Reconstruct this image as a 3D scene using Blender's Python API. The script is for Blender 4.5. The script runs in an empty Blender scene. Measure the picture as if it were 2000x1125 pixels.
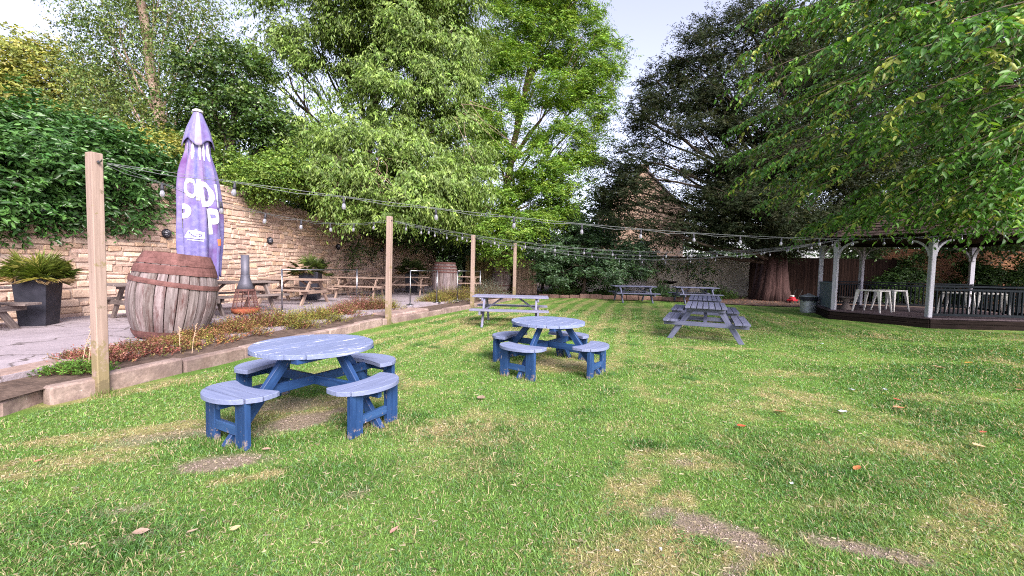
import bpy, bmesh, math, random
import numpy as np
from mathutils import Vector, Matrix, noise as mnoise

random.seed(5)
S = bpy.context.scene
COL = S.collection
PI = math.pi

# ------------------------------------------------------------------ camera (eye height 1.5 m, wide lens)
F = 800.0
CAM = Vector((0.0, 0.0, 1.5))
PITCH, ROLL = math.atan(40 / 800.0), 0.022
RCAM = Matrix.Rotation(math.radians(90) - PITCH, 3, 'X') @ Matrix.Rotation(ROLL, 3, 'Z')


def ray(px, py):
    return RCAM @ Vector(((px - 1000) / F, -(py - 562.5) / F, -1.0))


def at(px, py, Y):
    """survey point: a sighted direction at a measured distance"""
    d = ray(px, py)
    return CAM + d * (Y / d.y)


def gnd(px, py, z=0.0):
    """survey point on the level z"""
    d = ray(px, py)
    return CAM + d * ((z - CAM.z) / d.z)


cam_data = bpy.data.cameras.new('camera')
cam = bpy.data.objects.new('camera', cam_data)
COL.objects.link(cam)
cam_data.sensor_width = 36.0
cam_data.lens = 36.0 * F / 2000.0
cam_data.clip_start = 0.05
cam_data.clip_end = 3000
cam.matrix_world = Matrix.Translation(CAM) @ RCAM.to_4x4()
S.camera = cam

# ------------------------------------------------------------------ light
SUN_EL, SUN_AZ = math.radians(38), math.radians(152)      # azimuth: from north (+Y) clockwise; evening sun behind the viewer
w = bpy.data.worlds.new('World')
S.world = w
w.use_nodes = True
nt = w.node_tree
nt.nodes.clear()
sky = nt.nodes.new('ShaderNodeTexSky')
sky.sky_type = 'NISHITA'
sky.sun_disc = False
sky.sun_elevation = SUN_EL
sky.sun_rotation = SUN_AZ
sky.air_density = 1.0
sky.dust_density = 2.0
sky.ozone_density = 1.2
hs = nt.nodes.new('ShaderNodeHueSaturation')
hs.inputs['Saturation'].default_value = 0.5
tint = nt.nodes.new('ShaderNodeMix')
tint.data_type = 'RGBA'
tint.blend_type = 'MULTIPLY'
tint.inputs[0].default_value = 1.0
tint.inputs[7].default_value = (1.0, 0.94, 1.06, 1)
bgn = nt.nodes.new('ShaderNodeBackground')
bgn.inputs['Strength'].default_value = 0.12
wo = nt.nodes.new('ShaderNodeOutputWorld')
nt.links.new(sky.outputs[0], hs.inputs['Color'])
nt.links.new(hs.outputs[0], tint.inputs[6])
nt.links.new(tint.outputs[2], bgn.inputs['Color'])
nt.links.new(bgn.outputs[0], wo.inputs['Surface'])

sd = bpy.data.lights.new('sun', 'SUN')
sd.energy = 2.5
sd.angle = math.radians(30)
sd.color = (1.0, 0.92, 0.85)
sun = bpy.data.objects.new('sun', sd)
COL.objects.link(sun)
sdir = Vector((math.sin(SUN_AZ) * math.cos(SUN_EL), math.cos(SUN_AZ) * math.cos(SUN_EL), math.sin(SUN_EL)))
sun.rotation_euler = sdir.to_track_quat('Z', 'Y').to_euler()
sun.location = sdir * 40

vs = S.view_settings
vs.view_transform = 'Standard'
vs.look = 'None'
vs.exposure = 1.72
vs.gamma = 1
S.cycles.max_bounces = 6
S.cycles.diffuse_bounces = 2
S.cycles.transmission_bounces = 3
S.cycles.transparent_max_bounces = 8
S.cycles.use_denoising = False
S.cycles.pixel_filter_type = 'BLACKMAN_HARRIS'
S.cycles.filter_width = 1.1
S.cycles.sample_clamp_indirect = 3
S.cycles.caustics_reflective = False
S.cycles.caustics_refractive = False

# ------------------------------------------------------------------ naming helpers


def tag(o, label, cat, group=None, kind=None):
    o['label'] = label
    o['category'] = cat
    if group:
        o['group'] = group
    if kind:
        o['kind'] = kind
    return o


def thing(name, label, cat, loc=(0, 0, 0), rotz=0.0, group=None, rot=None):
    o = bpy.data.objects.new(name, None)
    o.empty_display_size = 0.2
    COL.objects.link(o)
    o.location = loc
    o.rotation_euler = rot if rot else (0, 0, rotz)
    return tag(o, label, cat, group)


def dup(root, loc, rotz, label, group=None):
    r = root.copy()
    COL.objects.link(r)
    r.location = loc
    r.rotation_euler = (0, 0, rotz)
    r['label'] = label
    if group:
        r['group'] = group
    for ch in list(root.children):
        c = ch.copy()
        COL.objects.link(c)
        c.parent = r
        for g in list(ch.children):
            d = g.copy()
            COL.objects.link(d)
            d.parent = c
    return r


# ------------------------------------------------------------------ mesh helpers
def rnd(a, b):
    return random.uniform(a, b)


class MB:
    """collects shapes; gc = coordinates that follow each plank's grain, col = own colour of a piece"""

    def __init__(self):
        self.v, self.f, self.g, self.c = [], [], [], []

    def add(self, verts, faces, g=None, c=(1, 1, 1)):
        n = len(self.v)
        self.v += [tuple(p) for p in verts]
        self.f += [tuple(i + n for i in fc) for fc in faces]
        self.g += [tuple(p) for p in (g if g is not None else verts)]
        self.c += [tuple(c)] * len(verts) if not isinstance(c, list) else c
        return self

    def box(self, sx, sy, sz, M=None, ch=0.004, c=(1, 1, 1), jit=0.0):
        hx, hy, hz = sx / 2, sy / 2, sz / 2
        ch = min(ch, hx * .45, hy * .45, hz * .45)
        V = []
        idx = {}
        for ix in (-1, 1):
            for iy in (-1, 1):
                for iz in (-1, 1):
                    j = [rnd(-jit, jit) for _ in range(3)] if jit else (0, 0, 0)
                    for ax in range(3):
                        p = [ix * (hx - ch), iy * (hy - ch), iz * (hz - ch)]
                        p[ax] = (ix, iy, iz)[ax] * (hx, hy, hz)[ax]
                        idx[(ix, iy, iz, ax)] = len(V)
                        V.append(Vector((p[0] + j[0], p[1] + j[1], p[2] + j[2])))
        Fc = []
        for ax in range(3):
            o = [a for a in range(3) if a != ax]
            for s in (-1, 1):
                q = []
                for a, b in ((-1, -1), (1, -1), (1, 1), (-1, 1)):
                    k = [0, 0, 0]
                    k[ax] = s
                    k[o[0]] = a
                    k[o[1]] = b
                    q.append(idx[(k[0], k[1], k[2], ax)])
                if (s > 0) == (ax == 1):
                    q.reverse()
                Fc.append(q)
        for a in range(3):
            b, d = [x for x in range(3) if x != a]
            for sb in (-1, 1):
                for sdd in (-1, 1):
                    k0 = [0, 0, 0]
                    k0[b] = sb
                    k0[d] = sdd
                    k1 = list(k0)
                    k0[a] = -1
                    k1[a] = 1
                    Fc.append([idx[(*k0, b)], idx[(*k1, b)], idx[(*k1, d)], idx[(*k0, d)]])
        for ix in (-1, 1):
            for iy in (-1, 1):
                for iz in (-1, 1):
                    Fc.append([idx[(ix, iy, iz, a)] for a in range(3)])
        L = max(sx, sy, sz)
        ax = (sx, sy, sz).index(L)
        o = [a for a in range(3) if a != ax]
        off = Vector((rnd(0, 50), rnd(0, 50), rnd(0, 50)))
        g = [(p[ax] + off.x, p[o[0]] + off.y, p[o[1]] + off.z) for p in V]
        if M is not None:
            V = [M @ p for p in V]
        return self.add(V, Fc, g, c)

    def beam(self, p0, p1, w_, t, up=(0, 0, 1), ch=0.004, c=(1, 1, 1)):
        """a plank from p0 to p1; w_ across, t along the up direction"""
        p0, p1 = Vector(p0), Vector(p1)
        x = (p1 - p0)
        L = x.length
        x.normalize()
        y = Vector(up).cross(x)
        if y.length < 1e-5:
            y = Vector((1, 0, 0)).cross(x)
        y.normalize()
        z = x.cross(y)
        M = Matrix((x, y, z)).transposed().to_4x4()
        M.translation = (p0 + p1) / 2
        return self.box(L, w_, t, M, ch, c)

    def tube(self, pts, rad, n=8, cap=True, c=(1, 1, 1), wob=0.0):
        pts = [Vector(p) for p in pts]
        if not hasattr(rad, '__len__'):
            rad = [rad] * len(pts)
        V, G, Fc = [], [], []
        prev = None
        s = 0
        off = rnd(0, 40)
        for i, p in enumerate(pts):
            t = (pts[min(i + 1, len(pts) - 1)] - pts[max(i - 1, 0)]).normalized()
            if prev is None:
                u = t.orthogonal().normalized()
            else:
                u = (prev - t * prev.dot(t))
                u = u.normalized() if u.length > 1e-6 else t.orthogonal().normalized()
            prev = u
            vv = t.cross(u)
            if i:
                s += (p - pts[i - 1]).length
            for k in range(n):
                a = 2 * PI * k / n
                r = rad[i] * (1 + (rnd(-wob, wob) if wob else 0))
                V.append(p + (u * math.cos(a) + vv * math.sin(a)) * r)
                G.append((s + off, math.cos(a) * rad[i] + off, math.sin(a) * rad[i]))
        for i in range(len(pts) - 1):
            for k in range(n):
                Fc.append((i * n + k, i * n + (k + 1) % n, (i + 1) * n + (k + 1) % n, (i + 1) * n + k))
        if cap:
            Fc.append(tuple(reversed(range(n))))
            Fc.append(tuple((len(pts) - 1) * n + k for k in range(n)))
        return self.add(V, Fc, G, c)

    def lathe(self, prof, n=24, M=None, c=(1, 1, 1)):
        V, Fc, G = [], [], []
        for r, z in prof:
            for k in range(n):
                a = 2 * PI * k / n
                V.append(Vector((r * math.cos(a), r * math.sin(a), z)))
                G.append((z, a * max(r, .02), r))
        for i in range(len(prof) - 1):
            for k in range(n):
                Fc.append((i * n + k, i * n + (k + 1) % n, (i + 1) * n + (k + 1) % n, (i + 1) * n + k))
        if M is not None:
            V = [M @ p for p in V]
        return self.add(V, Fc, G, c)

    def prism(self, poly, z0, z1, ch=0.004, along='x', c=(1, 1, 1), M=None):
        """flat outline extruded upward with a softened top edge"""
        n = len(poly)
        cx = sum(p[0] for p in poly) / n
        cy = sum(p[1] for p in poly) / n
        off = (rnd(0, 50), rnd(0, 50))

        def ins(p):
            dx, dy = cx - p[0], cy - p[1]
            l = math.hypot(dx, dy) or 1
            return (p[0] + dx / l * ch, p[1] + dy / l * ch)
        V = [Vector((p[0], p[1], z0)) for p in poly] + [Vector((p[0], p[1], z1 - ch)) for p in poly] + \
            [Vector((*ins(p), z1)) for p in poly]
        Fc = [tuple(reversed(range(n))), tuple(range(2 * n, 3 * n))]
        for a in (0, n):
            for i in range(n):
                j = (i + 1) % n
                Fc.append((a + i, a + j, a + n + j, a + n + i))
        G = [((p.x if along == 'x' else p.y) + off[0], (p.y if along == 'x' else p.x) + off[1], p.z) for p in V]
        if M is not None:
            V = [M @ p for p in V]
        return self.add(V, Fc, G, c)

    def build(self, name, mat, parent=None, smooth=False, loc=None):
        me = bpy.data.meshes.new(name)
        me.from_pydata(self.v, [], self.f)
        a = me.attributes.new('gc', 'FLOAT_VECTOR', 'POINT')
        a.data.foreach_set('vector', np.array(self.g, dtype=np.float32).ravel())
        a = me.attributes.new('col', 'FLOAT_COLOR', 'POINT')
        cc = np.ones((len(self.v), 4), dtype=np.float32)
        cc[:, :3] = np.array(self.c, dtype=np.float32)
        a.data.foreach_set('color', cc.ravel())
        me.materials.append(mat)
        if smooth:
            me.polygons.foreach_set('use_smooth', [True] * len(me.polygons))
        me.update()
        o = bpy.data.objects.new(name, me)
        COL.objects.link(o)
        if parent:
            o.parent = parent
        if loc is not None:
            o.location = loc
        return o


def np_mesh(name, V, loops, sizes, col, mat, parent=None, smooth=False):
    me = bpy.data.meshes.new(name)
    me.vertices.add(len(V))
    me.vertices.foreach_set('co', np.ascontiguousarray(V, dtype=np.float32).ravel())
    me.loops.add(len(loops))
    me.loops.foreach_set('vertex_index', np.ascontiguousarray(loops, dtype=np.int32))
    me.polygons.add(len(sizes))
    st = np.concatenate(([0], np.cumsum(sizes)[:-1])).astype(np.int32)
    me.polygons.foreach_set('loop_start', st)
    if smooth:
        me.polygons.foreach_set('use_smooth', np.ones(len(sizes), dtype=bool))
    a = me.attributes.new('col', 'FLOAT_COLOR', 'POINT')
    cc = np.ones((len(V), 4), dtype=np.float32)
    cc[:, :3] = col
    a.data.foreach_set('color', cc.ravel())
    me.materials.append(mat)
    me.update(calc_edges=True)
    o = bpy.data.objects.new(name, me)
    COL.objects.link(o)
    if parent:
        o.parent = parent
    return o


# ------------------------------------------------------------------ materials
def new_mat(name):
    m = bpy.data.materials.new(name)
    m.use_nodes = True
    t = m.node_tree
    t.nodes.clear()
    out = t.nodes.new('ShaderNodeOutputMaterial')
    p = t.nodes.new('ShaderNodeBsdfPrincipled')
    t.links.new(p.outputs[0], out.inputs['Surface'])
    return m, t, p, out


def nd(t, typ, **kw):
    n = t.nodes.new(typ)
    for k, v in kw.items():
        setattr(n, k, v)
    return n


def mixc(t, fac, a, b, mode='MIX'):
    n = nd(t, 'ShaderNodeMix', data_type='RGBA', blend_type=mode)
    for sock, val in ((n.inputs[0], fac), (n.inputs[6], a), (n.inputs[7], b)):
        if hasattr(val, 'default_value') or hasattr(val, 'is_output'):
            t.links.new(val, sock)
        else:
            sock.default_value = val if not hasattr(val, '__len__') else (*val[:3], 1)
    return n.outputs[2]


def noise_fac(t, vec, scale, detail=5, rough=.6, lo=.35, hi=.65, stretch=None):
    if stretch:
        mp = nd(t, 'ShaderNodeMapping')
        mp.inputs['Scale'].default_value = stretch
        t.links.new(vec, mp.inputs[0])
        vec = mp.outputs[0]
    n = nd(t, 'ShaderNodeTexNoise')
    n.inputs['Scale'].default_value = scale
    n.inputs['Detail'].default_value = detail
    n.inputs['Roughness'].default_value = rough
    t.links.new(vec, n.inputs['Vector'])
    r = nd(t, 'ShaderNodeMapRange')
    r.inputs[1].default_value = lo
    r.inputs[2].default_value = hi
    t.links.new(n.outputs[0], r.inputs[0])
    return r.outputs[0], n.outputs[0]


def pm(name, c1, c2, scale=4, stretch=(1, 1, 1), lo=.35, hi=.65, fine=None, rough=.75, bump=.3, bdist=.004,
       wear=None, wear_scale=6, wear_lo=.62, wear_hi=.68, wear_stretch=None, tint=True, spec=.3, metal=0, detail=6, wear2=None):
    """two-tone weathered surface in grain coordinates; optional worn patches of another colour"""
    m, t, p, out = new_mat(name)
    gc = nd(t, 'ShaderNodeAttribute', attribute_name='gc').outputs['Vector']
    f, raw = noise_fac(t, gc, scale, detail, .62, lo, hi, stretch)
    c = mixc(t, f, c1, c2)
    if fine:
        f2, _ = noise_fac(t, gc, fine[0], 4, .6, .3, .7, stretch)
        v = mixc(t, f2, (1 - fine[1],) * 3, (1 + fine[1],) * 3)
        c = mixc(t, 1.0, c, v, 'MULTIPLY')
    if wear:
        f3, _ = noise_fac(t, gc, wear_scale, 8, .7, wear_lo, wear_hi, wear_stretch)
        c = mixc(t, f3, c, wear)
    if wear2:
        f4, _ = noise_fac(t, gc, wear2[1], 8, .7, wear2[2], wear2[3], wear2[4])
        c = mixc(t, f4, c, wear2[0])
    if tint:
        a = nd(t, 'ShaderNodeAttribute', attribute_name='col')
        c = mixc(t, 1.0, c, a.outputs['Color'], 'MULTIPLY')
    t.links.new(c, p.inputs['Base Color'])
    p.inputs['Roughness'].default_value = rough
    p.inputs['Specular IOR Level'].default_value = spec
    p.inputs['Metallic'].default_value = metal
    if bump:
        b = nd(t, 'ShaderNodeBump')
        b.inputs['Strength'].default_value = bump
        b.inputs['Distance'].default_value = bdist
        t.links.new(raw, b.inputs['Height'])
        t.links.new(b.outputs[0], p.inputs['Normal'])
    return m


def leaf_mat(name, trans=.28, rough=.45, spec=.35):
    m, t, p, out = new_mat(name)
    a = nd(t, 'ShaderNodeAttribute', attribute_name='col')
    t.links.new(a.outputs['Color'], p.inputs['Base Color'])
    p.inputs['Roughness'].default_value = rough
    p.inputs['Specular IOR Level'].default_value = spec
    if trans:
        tr = nd(t, 'ShaderNodeBsdfTranslucent')
        c = mixc(t, 1.0, a.outputs['Color'], (1.25, 1.2, .55), 'MULTIPLY')
        t.links.new(c, tr.inputs['Color'])
        mx = nd(t, 'ShaderNodeMixShader')
        mx.inputs[0].default_value = trans
        t.links.new(p.outputs[0], mx.inputs[1])
        t.links.new(tr.outputs[0], mx.inputs[2])
        t.links.new(mx.outputs[0], out.inputs['Surface'])
    return m


def foot_wear(m, z0, z1, col, scale=9, strength=1.0, amp=.30, hi=.56):
    """chipped or stained foot of a post or leg, in the thing's own height"""
    t = m.node_tree
    p = next(n for n in t.nodes if n.type == 'BSDF_PRINCIPLED')
    src = p.inputs['Base Color'].links[0].from_socket
    tc = nd(t, 'ShaderNodeTexCoord').outputs['Object']
    sp = nd(t, 'ShaderNodeSeparateXYZ')
    t.links.new(tc, sp.inputs[0])
    r = nd(t, 'ShaderNodeMapRange')
    r.inputs[1].default_value = z0
    r.inputs[2].default_value = z1
    r.inputs[3].default_value = amp
    r.inputs[4].default_value = 0
    t.links.new(sp.outputs[2], r.inputs[0])
    n = nd(t, 'ShaderNodeTexNoise')
    n.inputs['Scale'].default_value = scale
    n.inputs['Detail'].default_value = 8
    n.inputs['Roughness'].default_value = .72
    t.links.new(tc, n.inputs['Vector'])
    a = nd(t, 'ShaderNodeMath', operation='ADD')
    t.links.new(n.outputs[0], a.inputs[0])
    t.links.new(r.outputs[0], a.inputs[1])
    q = nd(t, 'ShaderNodeMapRange')
    q.inputs[1].default_value = hi
    q.inputs[2].default_value = hi + .05
    q.inputs[4].default_value = strength
    t.links.new(a.outputs[0], q.inputs[0])
    t.links.new(mixc(t, q.outputs[0], src, col), p.inputs['Base Color'])


M = {}
M['leaf'] = leaf_mat('leaf')
M['leaf_gloss'] = leaf_mat('leaf_glossy', .22, .3, .5)
M['leaf_matt'] = leaf_mat('leaf_matt', .3, .65, .2)
M['grass'] = leaf_mat('grass_blade', .4, .6, .25)
M['dry'] = leaf_mat('dry_leaf', .15, .8, .15)
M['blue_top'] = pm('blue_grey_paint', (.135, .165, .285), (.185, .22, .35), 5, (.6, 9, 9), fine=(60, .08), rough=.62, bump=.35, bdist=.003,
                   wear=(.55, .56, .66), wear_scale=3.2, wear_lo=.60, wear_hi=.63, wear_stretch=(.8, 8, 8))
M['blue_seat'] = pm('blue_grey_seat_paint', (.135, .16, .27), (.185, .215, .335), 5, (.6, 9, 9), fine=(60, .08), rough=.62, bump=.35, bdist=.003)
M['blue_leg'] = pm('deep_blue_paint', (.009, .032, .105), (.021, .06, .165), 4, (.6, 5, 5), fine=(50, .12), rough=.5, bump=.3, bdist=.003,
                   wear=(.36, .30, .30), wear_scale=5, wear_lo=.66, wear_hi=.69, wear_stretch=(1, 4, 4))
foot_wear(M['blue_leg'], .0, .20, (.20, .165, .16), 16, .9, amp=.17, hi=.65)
M['grey_paint'] = pm('grey_blue_paint', (.085, .093, .15), (.13, .138, .21), 5, (.6, 9, 9), fine=(60, .1), rough=.65, bump=.35, bdist=.003,
                     wear=(.55, .56, .64), wear_scale=2.6, wear_lo=.66, wear_hi=.70, wear_stretch=(1, 5, 5))
M['grey_wood'] = pm('weathered_grey_wood', (.125, .125, .185), (.21, .21, .30), 5, (.5, 9, 9), fine=(60, .15), rough=.75, bump=.5)
M['brown_wood'] = pm('weathered_brown_wood', (.20, .135, .105), (.36, .265, .215), 5, (.5, 9, 9), fine=(60, .15), rough=.8, bump=.5)
M['dark_wood'] = pm('old_dark_wood', (.10, .075, .07), (.22, .18, .165), 5, (.5, 9, 9), fine=(60, .15), rough=.85, bump=.5)
M['post_wood'] = pm('pale_softwood', (.24, .17, .14), (.36, .27, .225), 3, (.25, 9, 9), fine=(40, .12), rough=.75, bump=.3,
                    wear2=((.20, .13, .09), 2.2, .70, .74, (1, 2, 2)))
foot_wear(M['post_wood'], .05, .75, (.19, .155, .065), 6, .75, hi=.60)
foot_wear(M['post_wood'], .0, .28, (.13, .105, .06), 9, .8, hi=.62)
M['stone'] = pm('limestone', (.40, .30, .245), (.60, .48, .405), 5, lo=.3, hi=.7, fine=(34, .25), rough=.95, bump=.8, bdist=.014,
                wear=(.30, .21, .18), wear_scale=2.0, wear_lo=.58, wear_hi=.7, wear2=((.66, .56, .48), 9, .6, .68, (1, 1, 1)))
M['mortar'] = pm('lime_mortar', (.34, .255, .21), (.48, .375, .315), 6, fine=(40, .2), rough=.95, bump=.8, bdist=.02)
M['kerb'] = pm('kerb_stone', (.19, .135, .115), (.31, .235, .205), 4, fine=(30, .25), rough=.95, bump=.9, bdist=.02,
               wear=(.16, .115, .105), wear_scale=1.6, wear_lo=.5, wear_hi=.64, wear2=((.62, .58, .56), 11, .69, .71, (1, 1, 1)))
M['steel'] = pm('brushed_steel', (.26, .255, .275), (.36, .355, .37), 6, rough=.28, bump=0, metal=1)
M['galv'] = pm('galvanised_steel', (.32, .35, .36), (.45, .48, .49), 8, rough=.5, bump=.1, metal=.6)
M['flue'] = pm('flue_metal', (.075, .075, .10), (.125, .12, .15), 5, rough=.55, bump=.2, metal=.3, wear=(.28, .12, .07), wear_scale=3, wear_lo=.6, wear_hi=.72)
M['rust'] = pm('rusted_iron', (.095, .042, .037), (.17, .08, .072), 7, fine=(40, .25), rough=.85, bump=.5, wear=(.07, .03, .028), wear_scale=3, wear_lo=.5, wear_hi=.7)
M['rust_bright'] = pm('orange_rust', (.20, .05, .025), (.31, .09, .045), 7, fine=(40, .25), rough=.85, bump=.5)
M['stave'] = pm('old_oak_stave', (.115, .09, .085), (.29, .245, .24), 3.2, (.5, 7, 7), fine=(50, .2), rough=.85, bump=.8, bdist=.008,
                wear=(.085, .034, .030), wear_scale=3, wear_lo=.52, wear_hi=.68, wear_stretch=(.7, 2.4, 2.4), wear2=((.44, .37, .36), 4, .58, .68, (.5, 6, 6)))
M['black_plastic'] = pm('black_plastic', (.012, .013, .02), (.028, .028, .04), 5, rough=.5, bump=.1)
M['white_paint'] = pm('white_paint', (.30, .30, .345), (.39, .39, .44), 4, (.5, 5, 5), rough=.6, bump=.2, wear=(.35, .34, .35), wear_scale=4, wear_lo=.62, wear_hi=.7)
M['white_plastic'] = pm('white_plastic', (.5, .49, .47), (.62, .60, .58), 3, rough=.45, bump=0)
M['slate_paint'] = pm('slate_blue_paint', (.07, .10, .125), (.105, .14, .165), 4, (.5, 5, 5), rough=.6, bump=.2)
M['rail_paint'] = pm('dark_rail_paint', (.009, .012, .015), (.017, .021, .026), 4, (.5, 5, 5), rough=.8, bump=.2, spec=.08)
M['deck'] = pm('deck_boards', (.04, .026, .032), (.075, .052, .06), 4, (.5, 8, 8), rough=.8, bump=.4)
M['plinth'] = pm('dark_timber_base', (.010, .007, .006), (.026, .018, .016), 4, (.5, 6, 6), rough=.95, bump=.5, spec=.08)
M['thatch'] = pm('old_shingle', (.035, .024, .02), (.085, .06, .047), 5, (.6, 9, 9), fine=(50, .3), rough=.95, bump=.6, wear=(.10, .10, .045), wear_scale=2.5, wear_lo=.58, wear_hi=.7)
M['bark'] = pm('bark', (.045, .033, .026), (.12, .088, .068), 5, (.8, 6, 6), fine=(30, .3), rough=.95, bump=1, bdist=.03)
M['bark_pale'] = pm('pale_bark', (.32, .21, .16), (.48, .36, .29), 3, (3, .8, .8), fine=(20, .3), rough=.9, bump=.6, bdist=.02, wear=(.10, .07, .055), wear_scale=3, wear_lo=.54, wear_hi=.62, wear_stretch=(3, 1, 1))
M['bark_red'] = pm('stringy_red_bark', (.028, .014, .013), (.075, .04, .036), 4, (.35, 5, 5), fine=(30, .3), rough=.95, bump=1, bdist=.05)
M['bark_ash'] = pm('brown_bark', (.12, .075, .05), (.24, .155, .11), 5, (.8, 6, 6), rough=.95, bump=.8, bdist=.02)
M['render'] = pm('cream_render', (.55, .49, .40), (.70, .63, .53), 1.2, fine=(8, .12), rough=.95, bump=.3, bdist=.01, wear=(.22, .19, .14), wear_scale=.9, wear_lo=.52, wear_hi=.7)
M['render_pale'] = pm('pale_render', (.52, .48, .46), (.64, .60, .58), 1.5, fine=(8, .12), rough=.95, bump=.3, bdist=.01)
M['gable'] = pm('gable_stone', (.42, .28, .20), (.58, .42, .31), 1.6, fine=(9, .25), rough=.9, bump=.6, bdist=.03, wear=(.30, .20, .15), wear_scale=3, wear_lo=.52, wear_hi=.6, wear_stretch=(1, 2.5, 2.5))
M['slate_roof'] = pm('slate_roof', (.05, .042, .045), (.10, .085, .085), 3, (1, 4, 4), fine=(12, .25), rough=.8, bump=.5)
M['brick'] = pm('orange_brick', (.21, .095, .045), (.33, .17, .085), 5, fine=(24, .2), rough=.9, bump=.5, wear=(.20, .10, .06), wear_scale=3, wear_lo=.5, wear_hi=.62)
M['fence_wood'] = pm('fence_board', (.010, .0065, .006), (.024, .014, .011), 3, (.4, 7, 7), fine=(40, .2), rough=.95, bump=.4, spec=.05)
M['reed'] = pm('split_reed', (.26, .175, .13), (.42, .30, .235), 3, (.4, 9, 9), fine=(40, .2), rough=.9, bump=.5)
M['moss_board'] = pm('mossy_board', (.11, .085, .04), (.22, .165, .075), 3, (.4, 7, 7), fine=(40, .2), rough=.9, bump=.5)
M['red_paint'] = pm('red_enamel', (.26, .012, .02), (.34, .02, .03), 5, rough=.4, bump=0)
M['rubber'] = pm('black_rubber', (.012, .012, .012), (.025, .025, .025), 5, rough=.8, bump=.1)
M['cable'] = pm('grey_cable', (.10, .11, .115), (.15, .16, .165), 5, rough=.6, bump=0)
M['socket'] = pm('dark_socket', (.03, .03, .04), (.05, .05, .06), 5, rough=.5, bump=0)
M['soil'] = pm('soil', (.055, .036, .028), (.13, .09, .07), 6, fine=(30, .3), rough=1, bump=1, bdist=.03)
M['straw'] = pm('straw_stem', (.45, .3, .2), (.62, .45, .32), 6, rough=.9, bump=0)
M['cloth_letter'] = pm('cream_print', (.55, .50, .40), (.72, .68, .60), 3, rough=.85, bump=0)
M['cloth_white'] = pm('white_print', (.66, .64, .70), (.80, .78, .82), 3, rough=.85, bump=0)
M['cloth_orange'] = pm('orange_print', (.7, .16, .06), (.8, .2, .08), 3, rough=.85, bump=0)
M['cloth_blue'] = pm('navy_print', (.05, .05, .2), (.07, .07, .25), 3, rough=.85, bump=0)
M['litter'] = pm('white_paper', (.45, .48, .54), (.58, .60, .66), 8, rough=.8, bump=.3)
# glass of the festoon bulbs
mg, t_, p_, o_ = new_mat('bulb_glass')
p_.inputs['Base Color'].default_value = (.42, .42, .48, 1)
p_.inputs['Roughness'].default_value = .12
p_.inputs['Transmission Weight'].default_value = .55
p_.inputs['IOR'].default_value = 1.3
M['glass'] = mg
# parasol fabric: printed purple to blue, faded at the top
mp_, t_, p_, o_ = new_mat('parasol_fabric')
gc_ = nd(t_, 'ShaderNodeAttribute', attribute_name='gc').outputs['Vector']
a_ = nd(t_, 'ShaderNodeAttribute', attribute_name='col')
f_, r_ = noise_fac(t_, gc_, 9, 8, .75, .45, .72)
c_ = mixc(t_, f_, a_.outputs['Color'], (.24, .225, .39))
f_, r_ = noise_fac(t_, gc_, 1.4, 4, .6, .5, .68)
c_ = mixc(t_, f_, c_, (.12, .055, .19))
t_.links.new(c_, p_.inputs['Base Color'])
p_.inputs['Roughness'].default_value = .8
p_.inputs['Specular IOR Level'].default_value = .2
M['parasol'] = mp_

# ------------------------------------------------------------------ value noise for the lawn
class VN:
    def __init__(self, seed, n=256):
        self.g = np.random.default_rng(seed).random((n, n))
        self.n = n

    def one(self, x, y):
        n = self.n
        xi, yi = np.floor(x).astype(int), np.floor(y).astype(int)
        fx, fy = x - xi, y - yi
        fx, fy = fx * fx * (3 - 2 * fx), fy * fy * (3 - 2 * fy)
        g = self.g
        a = g[xi % n, yi % n]
        b = g[(xi + 1) % n, yi % n]
        c = g[xi % n, (yi + 1) % n]
        d = g[(xi + 1) % n, (yi + 1) % n]
        return (a * (1 - fx) + b * fx) * (1 - fy) + (c * (1 - fx) + d * fx) * fy

    def __call__(self, x, y, octv=4, pers=.5):
        s, amp, tot = 0, 1, 0
        for o in range(octv):
            s = s + amp * self.one(x * 2 ** o + 17.3 * o, y * 2 ** o + 9.1 * o)
            tot += amp
            amp *= pers
        return s / tot


N1, N2, N3, N4 = VN(1), VN(2), VN(3), VN(4)


def sstep(a, b, x):
    t = np.clip((x - a) / (b - a), 0, 1)
    return t * t * (3 - 2 * t)


# worn, rank and painted shade places of the lawn: (x, y, radius along, radius across, angle, strength) in metres
def spot(px, py, ra, rb, ang, s):
    p = gnd(px, py)
    return (p.x, p.y, ra, rb, ang, s)


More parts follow.
